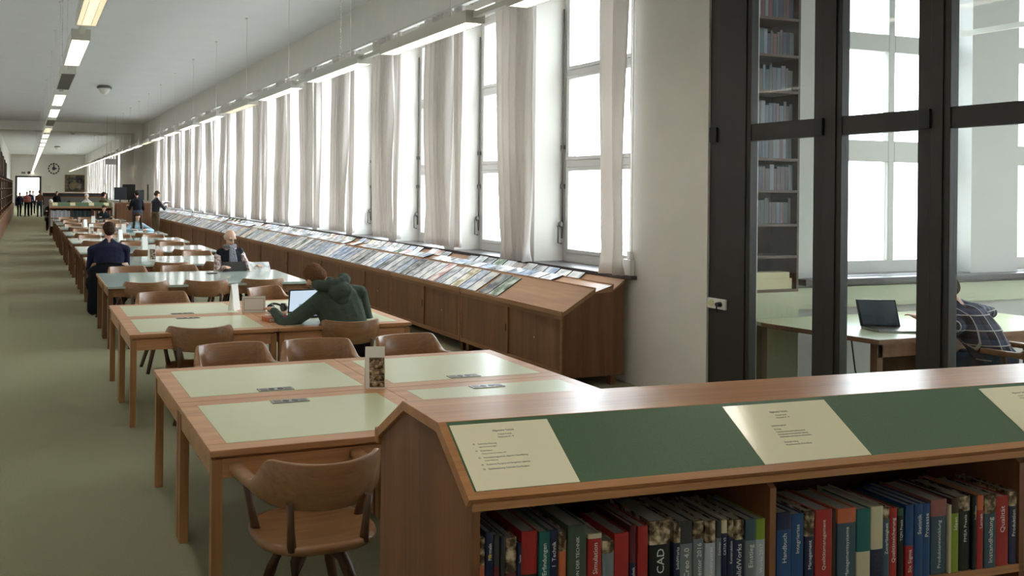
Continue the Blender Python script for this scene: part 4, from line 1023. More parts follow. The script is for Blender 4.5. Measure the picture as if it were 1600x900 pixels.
def person(label, loc, rz, mats, pose='sit', lean=0.15, side=0.0, hp=0.2, hyaw=0.0, hroll=0.0, hl=None, hr=None, hair='hair_brown', hairlen=0, bald=False,
           scale=1.0, bulk=1.0, hipz=None, voxel=0.010, curl=0.5, eyes=True, group=None, extra=None, step=0.0, neck=None, poleL=None, poleR=None, wide=1.0):
    """mats: top, trousers, shoes, skin ; faces +y"""
    t = thing('person', label, 'person', loc, rz, group); t.scale = (scale,) * 3
    B = Body(); TOP, TR, SHO, SK, LIP = 0, 1, 2, 3, 4
    hz = hipz if hipz is not None else (0.53 if pose == 'sit' else 0.93)
    P = Vector((0, 0, hz)); sd = Vector((math.sin(side), math.sin(lean), math.cos(lean) * math.cos(side))).normalized()
    ld = Vector((math.sin(side * 1.3), math.sin(min(1.35, lean * 1.35)), math.cos(min(1.35, lean * 1.35)))).normalized()
    W1 = P + sd * 0.20; C = W1 + ld * 0.25
    Rs = R3(-lean, side, 0)
    Rl = R3(-lean * 1.35, side * 1.3, 0)
    B.ell(P, (0.175 * wide, 0.125, 0.12), Rs, TR)
    for i_ in range(21):
        q_ = i_ / 20.0
        c_ = P + sd * (0.06 + 0.14 * min(1, q_ * 2)) + ld * (0.165 * max(0, q_ * 2 - 1))
        B.ell(c_, ((0.163 + 0.017 * q_ * q_) * wide, 0.118 + 0.006 * math.sin(q_ * PI), 0.11), Rs if q_ < 0.5 else Rl, TOP)
    lat = Vector((math.cos(side), 0, -math.sin(side)))
    sL = C - lat * 0.180 * wide - ld * 0.08; sR = C + lat * 0.180 * wide - ld * 0.08
    B.cap(sL, C - lat * 0.05 - ld * 0.01, 0.062 * bulk, 0.07, TOP); B.cap(sR, C + lat * 0.05 - ld * 0.01, 0.062 * bulk, 0.07, TOP); B.cap(C - lat * 0.08, C + ld * 0.07, 0.05, 0.05, TOP); B.cap(C + lat * 0.08, C + ld * 0.07, 0.05, 0.05, TOP)
    nk = C + ld * 0.05; fwd = Vector((0, 1, 0))
    hd = (ld + fwd * 0.25 * math.sin(hp) + Vector((0, 0, 0.3))).normalized()
    if neck: hd = Vector(neck).normalized()
    H = nk + hd * 0.145
    B.cap(nk, nk + hd * 0.10, 0.054, 0.052, SK)
    HR = R3(0, 0, hyaw) @ R3(-hp, hroll, 0)
    def hx(x_, y_, z_): return H + HR @ Vector((x_, y_, z_))
    B.ell(hx(0, -0.008, 0.025), (0.076, 0.096, 0.090), HR, SK).ell(hx(0, 0.022, -0.045), (0.056, 0.066, 0.066), HR, SK)
    B.ell(hx(0, 0.080, -0.088), (0.024, 0.020, 0.018), HR, SK)
    B.cap(hx(0, 0.088, 0.020), hx(0, 0.108, -0.022), 0.009, 0.015, SK)
    B.cap(hx(-0.045, 0.076, 0.030), hx(0.045, 0.076, 0.030), 0.013, 0.013, SK)
    B.cap(hx(-0.018, 0.083, -0.056), hx(0.018, 0.083, -0.056), 0.0085, 0.0085, LIP)
    for s_ in (-1, 1): B.ell(hx(s_ * 0.078, -0.005, -0.008), (0.010, 0.020, 0.032), HR, SK)
    # arms
    if hl is None: hl = (-0.24, 0.05, hz + 0.02 if pose == 'sit' else 0.78)
    if hr is None: hr = (0.24, 0.05, hz + 0.02 if pose == 'sit' else 0.78)
    for s_, sh, hh, pole in ((-1, sL, hl, poleL), (1, sR, hr, poleR)):
        pole = pole or (sh.x + s_ * 0.14, sh.y - 0.25, sh.z - 0.60)
        el, wr = ik(sh, hh, 0.285, 0.255, pole)
        B.cap(sh, el, 0.062 * bulk, 0.052 * bulk, TOP).cap(el, wr, 0.052 * bulk, 0.037, TOP)
        dr = (wr - el).normalized()
        ff = Vector((dr.x, dr.y, dr.z * 0.35)) if pose == 'sit' else dr
        upv = Vector((0, 0, 1)) if abs(ff.normalized().z) < 0.85 else Vector((s_, 0, 0))
        hand(B, wr + dr * 0.02, ff, upv, -s_, SK, curl)
    # legs
    for s_ in (-1, 1):
        hip = P + Vector((s_ * 0.095, 0, -0.03))
        if pose == 'sit':
            kn = Vector((s_ * 0.15, 0.42, 0.50)); an = Vector((s_ * 0.14, 0.36 + s_ * step, 0.10))
        else:
            kn = Vector((s_ * 0.105, 0.03 + s_ * step * 0.5, 0.50)); an = Vector((s_ * 0.11, -0.02 + s_ * step, 0.10))
        B.cap(hip, kn, 0.098, 0.072, TR).cap(kn, an, 0.070, 0.054, TR)
        B.cap(an - Vector((0, 0.03, 0.05)), an + Vector((s_ * 0.02, 0.15, -0.06)), 0.046, 0.036, SHO)
    obj_ = B.build('body', list(mats) + ['lip'], t, voxel)
    if eyes:
        for s_ in (-1, 1):
            obj('eye', MB().ell(hx(s_ * 0.030, 0.081, 0.008), (0.011, 0.007, 0.007), HR, 0, 10, 6), 'black_matte', t)
    if not bald:
        Hb = Body(); Hb.ell(hx(0, -0.022, 0.045), (0.086, 0.094, 0.084), HR, 0).ell(hx(0, -0.050, 0.0), (0.080, 0.066, 0.085), HR, 0).ell(hx(0, 0.035, 0.092), (0.06, 0.05, 0.028), HR, 0)
        if hairlen:
            for s_ in (-1, 1): Hb.cap(hx(s_ * 0.074, -0.01, 0.03), hx(s_ * 0.10, 0.15, -0.26 * hairlen), 0.042, 0.036, 0).cap(hx(s_ * 0.05, -0.08, 0.0), hx(s_ * 0.06, -0.05, -0.28 * hairlen), 0.04, 0.03, 0)
        Hb.build('hair', [hair], t, voxel)
    elif hair:
        Hb = Body(); Hb.ell(hx(0, -0.060, -0.01), (0.078, 0.045, 0.05), HR, 0)
        for s_ in (-1, 1): Hb.ell(hx(s_ * 0.070, -0.02, 0.012), (0.012, 0.04, 0.03), HR, 0)
        Hb.build('hair', [hair], t, voxel)
    if extra: extra(t, dict(C=C, W1=W1, P=P, sd=sd, ld=ld, Rs=Rs, Rl=Rl, lat=lat, nk=nk, H=H, hx=hx, HR=HR, sL=sL, sR=sR))
    return t

def hood(t, g):
    B = Body(); C, ld, lat = g['C'], g['ld'], g['lat']
    b = Vector((0, -1, 0))
    for i in range(9):
        a = PI * (i / 8.0); x_ = math.cos(a) * 0.12; k = math.sin(a)
        B.ell(C + lat * x_ + ld * (0.045 - 0.02 * k) + Vector((0, -0.10 * k + 0.01, 0.035 + 0.0 * k)), (0.052, 0.048, 0.042 + 0.015 * k), None, 0)
    B.ell(C + Vector((0, -0.12, 0.0)) + lat * 0.02, (0.11, 0.055, 0.075), g['Rl'], 0)
    B.ell(C + Vector((0, -0.135, -0.06)) + lat * 0.03, (0.07, 0.035, 0.05), g['Rl'], 0)
    B.build('hood', ['hoodie_green'], t, 0.009)
def vest(t, g):
    B = Body(); W1, ld, C, lat = g['W1'], g['ld'], g['C'], g['lat']
    B.ell(W1, (0.172, 0.128, 0.16), g['Rs'], 0).ell(W1 + ld * 0.14, (0.192, 0.136, 0.160), g['Rl'], 0).cap(C - lat * 0.14 - ld * 0.02, C + lat * 0.14 - ld * 0.02, 0.068, 0.068, 0)
    B.build('vest', ['vest_black'], t, 0.010)
    S_ = Body()
    for i in range(10):
        a = 2 * PI * i / 10; S_.ell(g['nk'] + lat * 0.072 * math.cos(a) + Vector((0, 0.065 * math.sin(a), 0.02)), (0.036, 0.036, 0.030), None, 0)
    for x0, x1 in ((0.02, 0.045), (-0.02, -0.05), (0.0, 0.0)):
        S_.cap(g['nk'] + lat * x0 + Vector((0, 0.09, 0.0)), W1 + lat * x1 + Vector((0, 0.165, 0.02)), 0.024, 0.030, 0)
    S_.build('scarf', ['scarf_grey'], t, 0.008)
    gl = MB()
    for s_ in (-1, 1): gl.tube([g['hx'](s_ * 0.033 + 0.024 * math.cos(a), 0.100 - 0.01 * abs(math.cos(a)), 0.008 + 0.018 * math.sin(a)) for a in [2 * PI * i / 14 for i in range(15)]], 0.002, 5)
    for s_ in (-1, 1): gl.tube([g['hx'](s_ * 0.057, 0.092, 0.012), g['hx'](s_ * 0.083, 0.0, 0.01)], 0.002, 5)
    gl.tube([g['hx'](-0.010, 0.102, 0.010), g['hx'](0.010, 0.102, 0.010)], 0.002, 5)
    obj('glasses', gl, 'metal_grey', t)

# seated in the second block, back to the camera
person('person in a dark green hoodie slumped over a laptop at the second green tables', (2.70, 6.78, 0), 0.05, ('hoodie_green', 'trouser_dark', 'shoe', 'skin'),
       lean=0.27, side=-0.20, hp=0.85, hyaw=0.25, hroll=-0.35, hl=(-0.54, 0.34, 0.755), hr=(0.10, 0.42, 0.755), scale=1.08, bulk=1.2, neck=(-0.58, 0.70, 0.30), hair='hair_red', voxel=0.008, extra=hood,
       poleL=(-1.0, 0.0, 0.35), poleR=(0.75, -0.35, 0.35), wide=1.16, hipz=0.52)
person('bald person in a black vest and grey scarf facing the camera with a tablet', (2.83, 11.92, 0), PI + 0.12, ('shirt_check', 'trouser_dark', 'shoe', 'skin_pale'),
       lean=0.12, side=0.05, hp=0.45, hyaw=0.15, hl=(-0.26, 0.40, 0.80), hr=(0.24, 0.40, 0.79), hair='hair_white', bald=True, voxel=0.008, extra=vest, hipz=0.56)
person('person in a navy sweater seen from behind at the fourth table block', (1.17, 12.62, 0), 0.0, ('navy_wool', 'trouser_dark', 'shoe', 'skin'),
       lean=0.20, hp=0.35, hyaw=0.1, hl=(-0.14, 0.40, 0.75), hr=(0.14, 0.40, 0.75), hair='hair_brown', wide=1.22, hipz=0.54, scale=1.08, bulk=1.2, poleL=(-0.42, -0.1, 0.3), poleR=(0.42, -0.1, 0.3))
person('person with long brown hair and light blue sleeves writing at the seventh tables', (2.85, 23.05, 0), PI, ('light_blue', 'jeans', 'shoe', 'skin_pale'),
       lean=0.28, hp=0.6, hl=(-0.22, 0.44, 0.79), hr=(0.15, 0.50, 0.79), hair='hair_brown', hairlen=1.0, poleL=(-0.8, 0.1, 0.6), poleR=(0.8, 0.1, 0.6))
person('person in a dark shirt reading in front of the far green topped bookcase', (2.75, 32.55, 0), PI + 0.1, ('vest_black', 'jeans', 'shoe', 'skin'),
       lean=0.30, hp=0.5, hl=(-0.24, 0.46, 0.79), hr=(0.2, 0.46, 0.79), hair='hair_brown')
def held(t, g):
    pass
person('standing person in a grey sweater and khaki trousers reading by the magazine display', (4.52, 31.0, 0), -PI / 2 + 0.5, ('grey_sweater', 'khaki', 'shoe', 'skin'), 'stand',
       lean=0.06, hp=0.6, hl=(-0.10, 0.36, 1.20), hr=(0.12, 0.36, 1.15), hair='hair_brown', scale=1.07, poleL=(-0.5, 0, 0.9), poleR=(0.5, 0, 0.9))
t = thing('open_book', 'dark open book held by the standing grey sweater reader', 'book', (4.93, 31.22, 1.35), -PI / 2 + 0.5)
obj('cover', MB().prism([(-0.15, 0.05), (0, 0), (0.15, 0.05), (0.15, 0.056), (0, 0.006), (-0.15, 0.056)], 'y', -0.11, 0.11), 'book_navy', t)
obj('pages', MB().prism([(-0.145, 0.0565), (0, 0.0068), (0.145, 0.0565), (0.14, 0.068), (0, 0.022), (-0.14, 0.068)], 'y', -0.10, 0.10), 'paper_white', t)
person('standing person in a black jacket at the brown counter', (4.02, 32.3, 0), 0.2, ('black_jacket', 'jeans', 'shoe', 'skin'), 'stand', lean=0.12, hp=0.35,
       hl=(-0.22, 0.35, 1.12), hr=(0.24, 0.30, 1.1), hair='hair_dark', scale=1.08)
person('person in an olive top behind the brown counter', (3.1, 36.6, 0), PI + 2.2, ('olive', 'trouser_dark', 'shoe', 'skin'), 'stand', lean=0.05, hp=0.2, hair='hair_dark', scale=1.02)
person('white haired person in a white shirt behind the far bookcase', (2.42, 36.4, 0), PI - 0.4, ('white_shirt', 'trouser_dark', 'shoe', 'skin_pale'), 'stand', lean=0.05, hp=0.5,
       hl=(-0.2, 0.35, 1.15), hr=(0.2, 0.35, 1.12), hair='hair_white', scale=0.98)
def desk_person(x_, y_, lab, top, hr_, sc=1.0, rz=PI):
    person(lab, (x_, y_, 0), rz, (top, 'trouser_dark', 'shoe', 'skin_pale'), 'sit', lean=0.2, hp=0.3, hl=(-0.2, 0.42, 0.80), hr=(0.2, 0.42, 0.80), hair=hr_, hipz=0.56, scale=sc)
desk_person(1.02, 38.9, 'seated person with pale face and black top left of the far bookcase', 'black_jacket', 'hair_white', 1.05)
desk_person(1.85, 39.9, 'dark haired seated person behind the far bookcase, left of two', 'white_shirt', 'hair_dark')
desk_person(2.50, 39.9, 'dark haired seated person behind the far bookcase, right of two', 'pink_jacket', 'hair_dark', 1.02, PI + 0.6)
person('person in black standing against the end wall behind the desks', (1.85, 56.6, 0), PI, ('black_jacket', 'trouser_dark', 'shoe', 'skin'), 'stand', hair='hair_dark', scale=0.98)
person('person in a pink jacket walking in the far aisle', (0.02, 56.9, 0), PI - 0.1, ('pink_jacket', 'trouser_dark', 'shoe', 'skin_pale'), 'stand', hp=0.3, hl=(-0.12, 0.25, 1.12), hr=(0.12, 0.25, 1.1), hair='hair_white', scale=0.97, step=0.08)
person('person in dark blue at the left of the far aisle', (-0.46, 57.3, 0), PI + 0.3, ('navy_wool', 'trouser_dark', 'shoe', 'skin'), 'stand', hp=0.2, hair='hair_dark', scale=0.92, step=0.1)
person('person in a brown jacket and blue jeans seen from behind in the far aisle', (0.78, 56.2, 0), 0.0, ('brown_jacket', 'jeans', 'shoe', 'skin'), 'stand', hair='hair_brown', scale=1.02, step=0.06)
person('person in a light top behind the brown jacket in the far aisle', (0.42, 63.0, 0), PI, ('white_shirt', 'trouser_dark', 'shoe', 'skin_pale'), 'stand', hair='hair_brown', scale=0.98)
person('dark haired person in a blue coat beside the pink jacket', (0.20, 59.2, 0), PI, ('navy_wool', 'trouser_dark', 'shoe', 'skin'), 'stand', hair='hair_dark', scale=1.0)

# coat over the navy sweater's chair
B = Body()
B.ell((0, 0.0, 0.68), (0.31, 0.10, 0.14), None, 0).ell((-0.05, -0.02, 0.52), (0.28, 0.09, 0.22), None, 0).cap((-0.20, -0.03, 0.60), (-0.22, -0.05, 0.16), 0.10, 0.09, 0).cap((-0.10, -0.03, 0.5), (-0.12, -0.05, 0.14), 0.10, 0.08, 0).cap((0.26, 0.0, 0.72), (0.30, 0.03, 0.52), 0.05, 0.04, 0)
t = thing('coat', 'long black coat draped over the chair of the navy sweater reader', 'coat', (1.14, 12.38, 0), 0)
B.build('coat_body', ['coat_black'], t, 0.012)
obj('collar', MB().tube([(-0.18, -0.02, 0.80), (0, -0.04, 0.815), (0.18, -0.02, 0.80)], 0.022, 8), 'coat_black', t)
# things before the bald person
t = thing('tablet', 'black tablet standing before the person in the vest', 'tablet', (2.80, 11.47, 0.741), 0.05)
obj('case', MB().prism([(0, 0), (0.012, 0), (0.075, 0.13), (0.063, 0.13)], 'x', -0.17, 0.17).prism([(0.012, 0), (0.13, 0), (0.13, 0.006), (0.012, 0.006)], 'x', -0.17, 0.17), 'black_plastic', t)
obj('stand', MB().prism([(0.10, 0.006), (0.11, 0.006), (0.072, 0.12), (0.068, 0.118)], 'x', -0.05, 0.05), 'black_plastic', t)
t = thing('newspaper', 'folded printed newspaper right of the black tablet', 'newspaper', (3.17, 11.42, 0.741), 0.1)
obj('sheets', MB().prism([(0, 0), (0.008, 0), (0.10, 0.12), (0.094, 0.122)], 'x', -0.17, 0.15).prism([(0.008, 0), (0.12, 0), (0.12, 0.004), (0.008, 0.004)], 'x', -0.17, 0.15), 'cover_white', t)
tag(obj('phone', MB().box(-0.07, 0.07, -0.035, 0.035, 0, 0.009), 'black_plastic', loc=(2.42, 11.25, 0.741), bevel=0.003), 'black phone lying on the third table block', 'phone')
t = thing('writing_pad', 'white writing pad under the hands of the long haired person', 'pad', (2.82, 22.50, 0.741), 0)
obj('sheets', MB().box(-0.12, 0.12, -0.15, 0.12, 0, 0.008), 'paper_white', t)

# ================================================================== FAR BOOKCASE, COUNTER, DESKS
t = thing('low_bookcase', 'far low bookcase with green sloping top in the middle distance', 'bookcase', (0.86, 34.3, 0))
FL = 2.42
obj('end_panel', MB().prism([(0, 0), (0.66, 0), (0.66, 1.10), (0.45, 1.27), (0.2, 1.27), (0, 1.10)], 'x', 0, 0.03), 'cab_z', t)
obj('end_panel', MB().prism([(0, 0), (0.66, 0), (0.66, 1.10), (0.45, 1.27), (0.2, 1.27), (0, 1.10)], 'x', FL - 0.03, FL), 'cab_z', t)
obj('back_panel', MB().box(0.03, FL - 0.03, 0.30, 0.32, 0.02, 1.15), 'shelf_dark', t)
for x_ in (0.80, 1.60): obj('divider', MB().box(x_, x_ + 0.025, 0.02, 0.30, 0.02, 1.08), 'cab_z', t)
obj('shelf_board', MB().box(0.03, FL - 0.03, 0.02, 0.30, 0.68, 0.705).box(0.03, FL - 0.03, 0.02, 0.30, 0.35, 0.375).box(0.03, FL - 0.03, 0.02, 0.30, 0.05, 0.08), 'cab_y', t)
obj('top_frame', MB().prism([(-0.02, 1.08), (-0.02, 1.13), (0.195, 1.31), (0.46, 1.31), (0.68, 1.13), (0.68, 1.08), (0.45, 1.271), (0.2, 1.271), (0.0, 1.10)], 'x', -0.01, FL + 0.01), 'cab_top', t)
obj('green_panel', MB().prism([(0.005, 1.157), (0.185, 1.308), (0.182, 1.312), (0.002, 1.161)], 'x', 0.04, FL - 0.04), 'board_green', t)
for i, x_ in enumerate((0.10, 0.78, 1.50, 2.08)):
    tag(obj('info_sheet', MB().prism([(0.03, 1.186), (0.17, 1.3035), (0.168, 1.306), (0.028, 1.1885)], 'x', x_, x_ + 0.2), 'paper_cream', loc=(0.86, 34.3, 0)), 'cream sheet on the far green sloping top, %s from the left' % nth(i + 1), 'sheet', 'sheets on the far green top')
fb = random.Random(9)
def simple_book(w_, h_, dp, matn):
    key = ('sb', round(w_, 3), round(h_, 2), matn)
    if key not in meshes:
        mb = MB().box(0, w_, 0, dp, 0, h_, 0).box(0.004, w_ - 0.004, 0.006, dp + 0.001, 0.003, h_ + 0.001, 1)
        me = mb.mesh('book'); me.materials.append(MATS['book_' + matn]); me.materials.append(MATS['page_edges']); meshes[key] = me
    return meshes[key]
for bay, (cols, nm) in enumerate(((('white', 'palegrey', 'palegrey'), 'pale'), (('bottlegreen', 'charcoal', 'slate'), 'dark green'), (('rose', 'maroon', 'cream'), 'reddish'))):
    for lev, zz in enumerate((0.705, 0.375)):
        x_ = 0.86 + 0.04 + 0.80 * bay; n = 0
        while x_ < 0.86 + 0.80 * bay + 0.76:
            w_ = fb.choice((0.04, 0.05, 0.06)); n += 1; cc = cols[n % 3]
            o = bpy.data.objects.new('book', simple_book(w_ - 0.006, fb.choice((0.27, 0.29, 0.30)), 0.2, cc)); COL.objects.link(o); o.location = (x_, 34.34, zz + 0.001)
            tag(o, '%s book %s from the left, %s shelf of the %s bay, far bookcase' % (cc.replace('palegrey', 'pale grey').replace('bottlegreen', 'bottle green'), nth(n), 'upper' if lev == 0 else 'lower', nm), 'book', 'books in the far bookcase')
            x_ += w_
# counter with monitors
t = thing('service_counter', 'dark brown wooden counter right of the far bookcase', 'counter', (3.32, 33.2, 0))
obj('body', MB().box(0, 1.34, 0, 0.7, 0.08, 1.30), 'cab_z', t); obj('plinth', MB().box(0.03, 1.31, 0.03, 0.67, 0, 0.08), 'shelf_dark', t)
obj('counter_top', MB().box(-0.02, 1.36, -0.02, 0.72, 1.30, 1.335), 'cab_y', t, bevel=0.004)
def monitor(x_, y_, z_, rz, lab, w_=0.52, h_=0.36):
    t = thing('monitor', lab, 'monitor', (x_, y_, z_), rz, 'black monitors on the counter')
    obj('screen_case', MB().box(-w_ / 2, w_ / 2, -0.02, 0.02, 0.10, 0.10 + h_), 'black_matte', t, bevel=0.005)
    obj('stand', MB().box(-0.03, 0.03, 0.021, 0.04, 0.01, 0.30).box(-0.10, 0.10, -0.06, 0.10, 0, 0.01), 'black_plastic', t)
monitor(3.50, 33.5, 1.337, 0.2, 'large black monitor at the left end of the counter', 0.50, 0.50)
monitor(3.86, 33.75, 1.337, -0.2, 'tall black monitor left of the black jacketed person', 0.50, 0.62)
monitor(4.30, 33.7, 1.337, 0.5, 'small black monitor at the right end of the counter', 0.36, 0.40)
# desks and screens behind the far bookcase
for i, (x_, y_) in enumerate(((0.95, 37.6), (0.95, 41.5), (0.95, 45.2), (0.95, 49.2))):
    dup(tb, (x_, y_, 0), 0, 'reading table beyond the far bookcase, %s of the row' % nth(i + 1), 'blue topped reading tables')
    for k in range(2): chair(1.3 + k * 1.1, y_ - 0.15, 0.1, '%s armchair at the %s table beyond the far bookcase' % (('left', 'right')[k], nth(i + 1)))
t = thing('service_desk', 'long grey and dark service desk with lit edge before the end wall', 'desk', (1.0, 57.8, 0))
obj('front', MB().box(0, 4.2, 0, 0.06, 0.0, 1.25), 'metal_grey', t); obj('side_panel', MB().box(0, 0.04, 0.06, 0.68, 0, 1.25).box(4.16, 4.2, 0.06, 0.68, 0, 1.25), 'metal_grey', t); obj('desk_top', MB().box(-0.03, 4.23, -0.05, 0.7, 1.25, 1.29), 'cab_y', t)
obj('raised_shelf', MB().box(0, 4.2, 0.25, 0.50, 1.29, 1.52), 'dark_frame', t); obj('shelf_top', MB().box(0, 4.2, 0.22, 0.53, 1.52, 1.55), 'cab_top', t)
for i in range(3):
    tag(obj('paper_stack', MB().box(0, 0.5, 0, 0.2, 0, 0.05), 'paper_white', loc=(1.2 + 1.2 * i, 58.08, 1.551)), 'white papers on the service desk, %s stack from the left' % nth(i + 1), 'papers', 'papers on the service desk')
tag(obj('hanging_sign', MB().box(3.40, 3.88, 39.0, 39.04, 2.98, 3.24).tube([(3.45, 39.02, 3.24), (3.45, 39.02, CEIL - 0.001)], 0.004, 5).tube([(3.83, 39.02, 3.24), (3.83, 39.02, CEIL - 0.001)], 0.004, 5), 'metal_grey'), 'grey rectangular sign hanging before the far curtains', 'sign')
# end wall: clock, painting, small signs, notice
t = thing('wall_clock', 'large round clock with separate dark hour marks on the end wall', 'clock', (2.62, YEND - 0.02, 3.86))
mk = MB()
for i in range(12):
    a = 2 * PI * i / 12; c_, s_ = math.cos(a), math.sin(a); mk.ell((0.52 * c_, -0.02, 0.52 * s_), (0.075, 0.02, 0.075))
obj('hour_mark', mk, 'dark_frame', t)
obj('ring', MB().tube([(0.52 * math.cos(2 * PI * i / 36), 0, 0.52 * math.sin(2 * PI * i / 36)) for i in range(37)], 0.022, 6), 'dark_frame', t)
obj('clock_hand', MB().box(-0.05, 0.05, -0.03, -0.02, -0.12, 0.42), 'dark_frame', t); obj('clock_hand', MB().box(-0.12, 0.30, -0.045, -0.035, -0.05, 0.05), 'dark_frame', t)
obj('hub', MB().ell((0, -0.02, 0), (0.17, 0.05, 0.17)), 'dark_frame', t)
t = thing('painting', 'dark framed painting with a pale figure on the end wall', 'painting', (4.75, YEND - 0.03, 2.35))
obj('canvas', MB().box(-0.93, 0.93, -0.02, 0.02, -0.80, 0.80), 'picture_dark', t)
obj('frame', MB().box(-1.03, 1.03, -0.05, 0.03, 0.80, 0.9).box(-1.03, 1.03, -0.05, 0.03, -0.9, -0.80).box(-1.03, -0.93, -0.05, 0.03, -0.8, 0.8).box(0.93, 1.03, -0.05, 0.03, -0.8, 0.8), 'cab_z', t)
plain('painted_skin', srgb(120, 106, 84), 0.6, noise=0.2, nscale=3)
obj('painted_figure', MB().ell((-0.25, -0.022, -0.25), (0.35, 0.006, 0.42)).ell((-0.05, -0.024, 0.18), (0.16, 0.006, 0.17)).ell((0.35, -0.022, -0.1), (0.35, 0.006, 0.10)), 'painted_skin', t)
tag(obj('wall_sign', MB().box(-0.20, 0.20, -0.03, 0, -0.1, 0.1), 'metal_grey', loc=(-0.35, YEND - 0.001, 3.38)), 'small grey sign above the left of the doorway', 'sign')
tag(obj('wall_sign', MB().tube([(0, -0.04, 0), (0, 0, 0)], 0.15, 16), 'dark_frame', loc=(0.18, YEND - 0.001, 3.40)), 'small round dark fitting above the doorway', 'sign')
tag(obj('notice', MB().box(-0.35, 0.35, -0.02, 0, -0.3, 0.3), 'lamp_grey', loc=(2.0, YEND - 0.001, 1.8)), 'pale notice board right of the doorway', 'notice')
# tall cupboard doors in the wall between the two curtain rows
t = thing('wall_cupboard', 'tall pale double cupboard with dark handles by the farthest near curtain', 'cupboard', (XW - 0.03, 40.75, 0))
obj('door', MB().box(0, 0.028, 0, 0.78, 0.1, 2.9), 'window_paint', t); obj('door', MB().box(0, 0.028, 0.80, 1.58, 0.1, 2.9), 'window_paint', t)
obj('handle', MB().box(-0.03, -0.001, 0.66, 0.72, 1.3, 2.1), 'dark_frame', t); obj('handle', MB().box(-0.03, -0.001, 0.86, 0.92, 1.3, 2.1), 'dark_frame', t)

# ================================================================== LEFT WALL SHELVING
t = thing('wall_bookcase', 'dark wooden wall bookcase with counter along the left wall', 'bookcase', (0, 0, 0))
L0, L1_ = 14.0, 60.0
obj('counter_base', MB().box(-1.598, -0.84, L0, L1_, 0.08, 0.80), 'cab_z', t)
obj('plinth', MB().box(-1.598, -0.88, L0, L1_, 0, 0.08), 'shelf_dark', t)
obj('counter_top', MB().box(-1.598, -0.80, L0 - 0.02, L1_, 0.80, 0.84), 'cab_y', t)
for k in range(24): obj('door', MB().box(-0.84, -0.822, L0 + 0.04 + k * 1.9, L0 + 1.86 + k * 1.9, 0.12, 0.78), 'cab_z', t)
for k in range(15):
    yy = L0 + k * 3.2; obj('upright', MB().box(-1.598, -0.90, yy, yy + 0.09, 0.841, 2.35), 'shelf_dark', t)
sh_ = MB()
for z_ in (1.02, 1.42, 1.82, 2.22): sh_.box(-1.598, -0.93, L0, L1_, z_, z_ + 0.03)
obj('shelf_board', sh_, 'cab_y', t)
lb = random.Random(4); rest = MB(); rm = ['book_' + c for c in ('charcoal', 'maroon', 'cream', 'slate', 'brown', 'white')]
for li, z_ in enumerate((1.051, 1.451, 1.851)):
    yy = 27.0; n = 0
    while yy < 58:
        ph = ((yy - L0) % 3.2)
        if ph < 0.10 or ph > 3.0: yy += 0.3; continue
        w_ = lb.choice((0.05, 0.07, 0.09)); hh = lb.choice((0.25, 0.28, 0.31)); n += 1; ci = lb.randrange(6)
        if n <= 25:
            key = ('lb', w_, hh, ci)
            if key not in meshes:
                me = MB().box(0, 0.22, 0, w_ - 0.006, 0, hh, 0).box(-0.001, 0.214, 0.004, w_ - 0.010, 0.003, hh + 0.001, 1).mesh('book'); me.materials.append(MATS[rm[ci]]); me.materials.append(MATS['page_edges']); meshes[key] = me
            o = bpy.data.objects.new('book', meshes[key]); COL.objects.link(o); o.location = (-1.18, yy, z_)
            tag(o, '%s book, %s along the %s shelf of the left wall bookcase' % (rm[ci][5:], nth(n), ('lower', 'middle', 'upper')[li]), 'book', 'books in the left wall bookcase')
        else: rest.box(-1.18, -0.96, yy, yy + w_ - 0.006, z_, z_ + hh, ci)
        yy += w_
tag(obj('books', rest, rm), 'farther books filling the left wall bookcase', 'books', kind='stuff')
for k in range(7):
    yy = 29.5 + k * 2.8
    t = thing('banner_frame', 'tall dark framed panel standing on the left bookcase, %s from the near end' % nth(k + 1), 'panel', (-1.08, yy, 2.252), 0, 'dark framed panels on top of the left bookcase')
    hh = 1.35 - 0.08 * k
    obj('panel', MB().box(0, 0.03, 0, 1.1, 0, hh), 'picture_dark' if k % 2 else 'lamp_grey', t); obj('frame', MB().box(-0.01, 0.05, -0.08, 0, 0, hh + 0.05).box(-0.01, 0.05, 1.1, 1.18, 0, hh + 0.05).box(-0.01, 0.05, 0, 1.1, hh, hh + 0.05), 'shelf_dark', t)

# ================================================================== SIDE ROOM THINGS
t = thing('desk', 'long desk with glossy pale top behind the glass partition', 'desk', (6.33, 4.88, 0))
obj('desk_top', MB().prism([(0, 0.95), (0.18, 0.0), (2.9, 0.0), (2.9, 1.12), (0.02, 1.12)], 'z', 0.705, 0.74), 'table_green', t)
obj('edge_band', MB().prism([(-0.012, 0.95), (0.172, -0.014), (2.9, -0.014), (2.9, -0.001), (0.181, -0.001), (0, 0.95)], 'z', 0.70, 0.739), 'cab_y', t)
obj('apron', MB().box(0.25, 2.85, 0.05, 0.07, 0.58, 0.70), 'cab_y', t)
for (a, b) in ((0.24, 0.05), (0.10, 1.04), (2.80, 0.05), (2.80, 1.04)): obj('leg', MB().box(a, a + 0.06, b, b + 0.06, 0, 0.70), 'cab_z', t)
obj('drawer_unit', MB().box(0.95, 1.40, 0.10, 0.60, 0.12, 0.70), 'cab_z', t)
t = thing('laptop', 'open dark laptop on the desk behind the glass', 'laptop', (7.05, 5.18, 0.742), -0.35)
obj('base', MB().box(-0.17, 0.17, -0.12, 0.12, 0, 0.016), 'steel', t)
obj('lid', MB().prism([(0.12, 0.016), (0.13, 0.016), (0.20, 0.24), (0.19, 0.24)], 'x', -0.17, 0.17), 'black_plastic', t)
obj('screen', MB().prism([(0.1215, 0.03), (0.1195, 0.03), (0.1855, 0.23), (0.1875, 0.23)], 'x', -0.155, 0.155), 'book_slate', t)
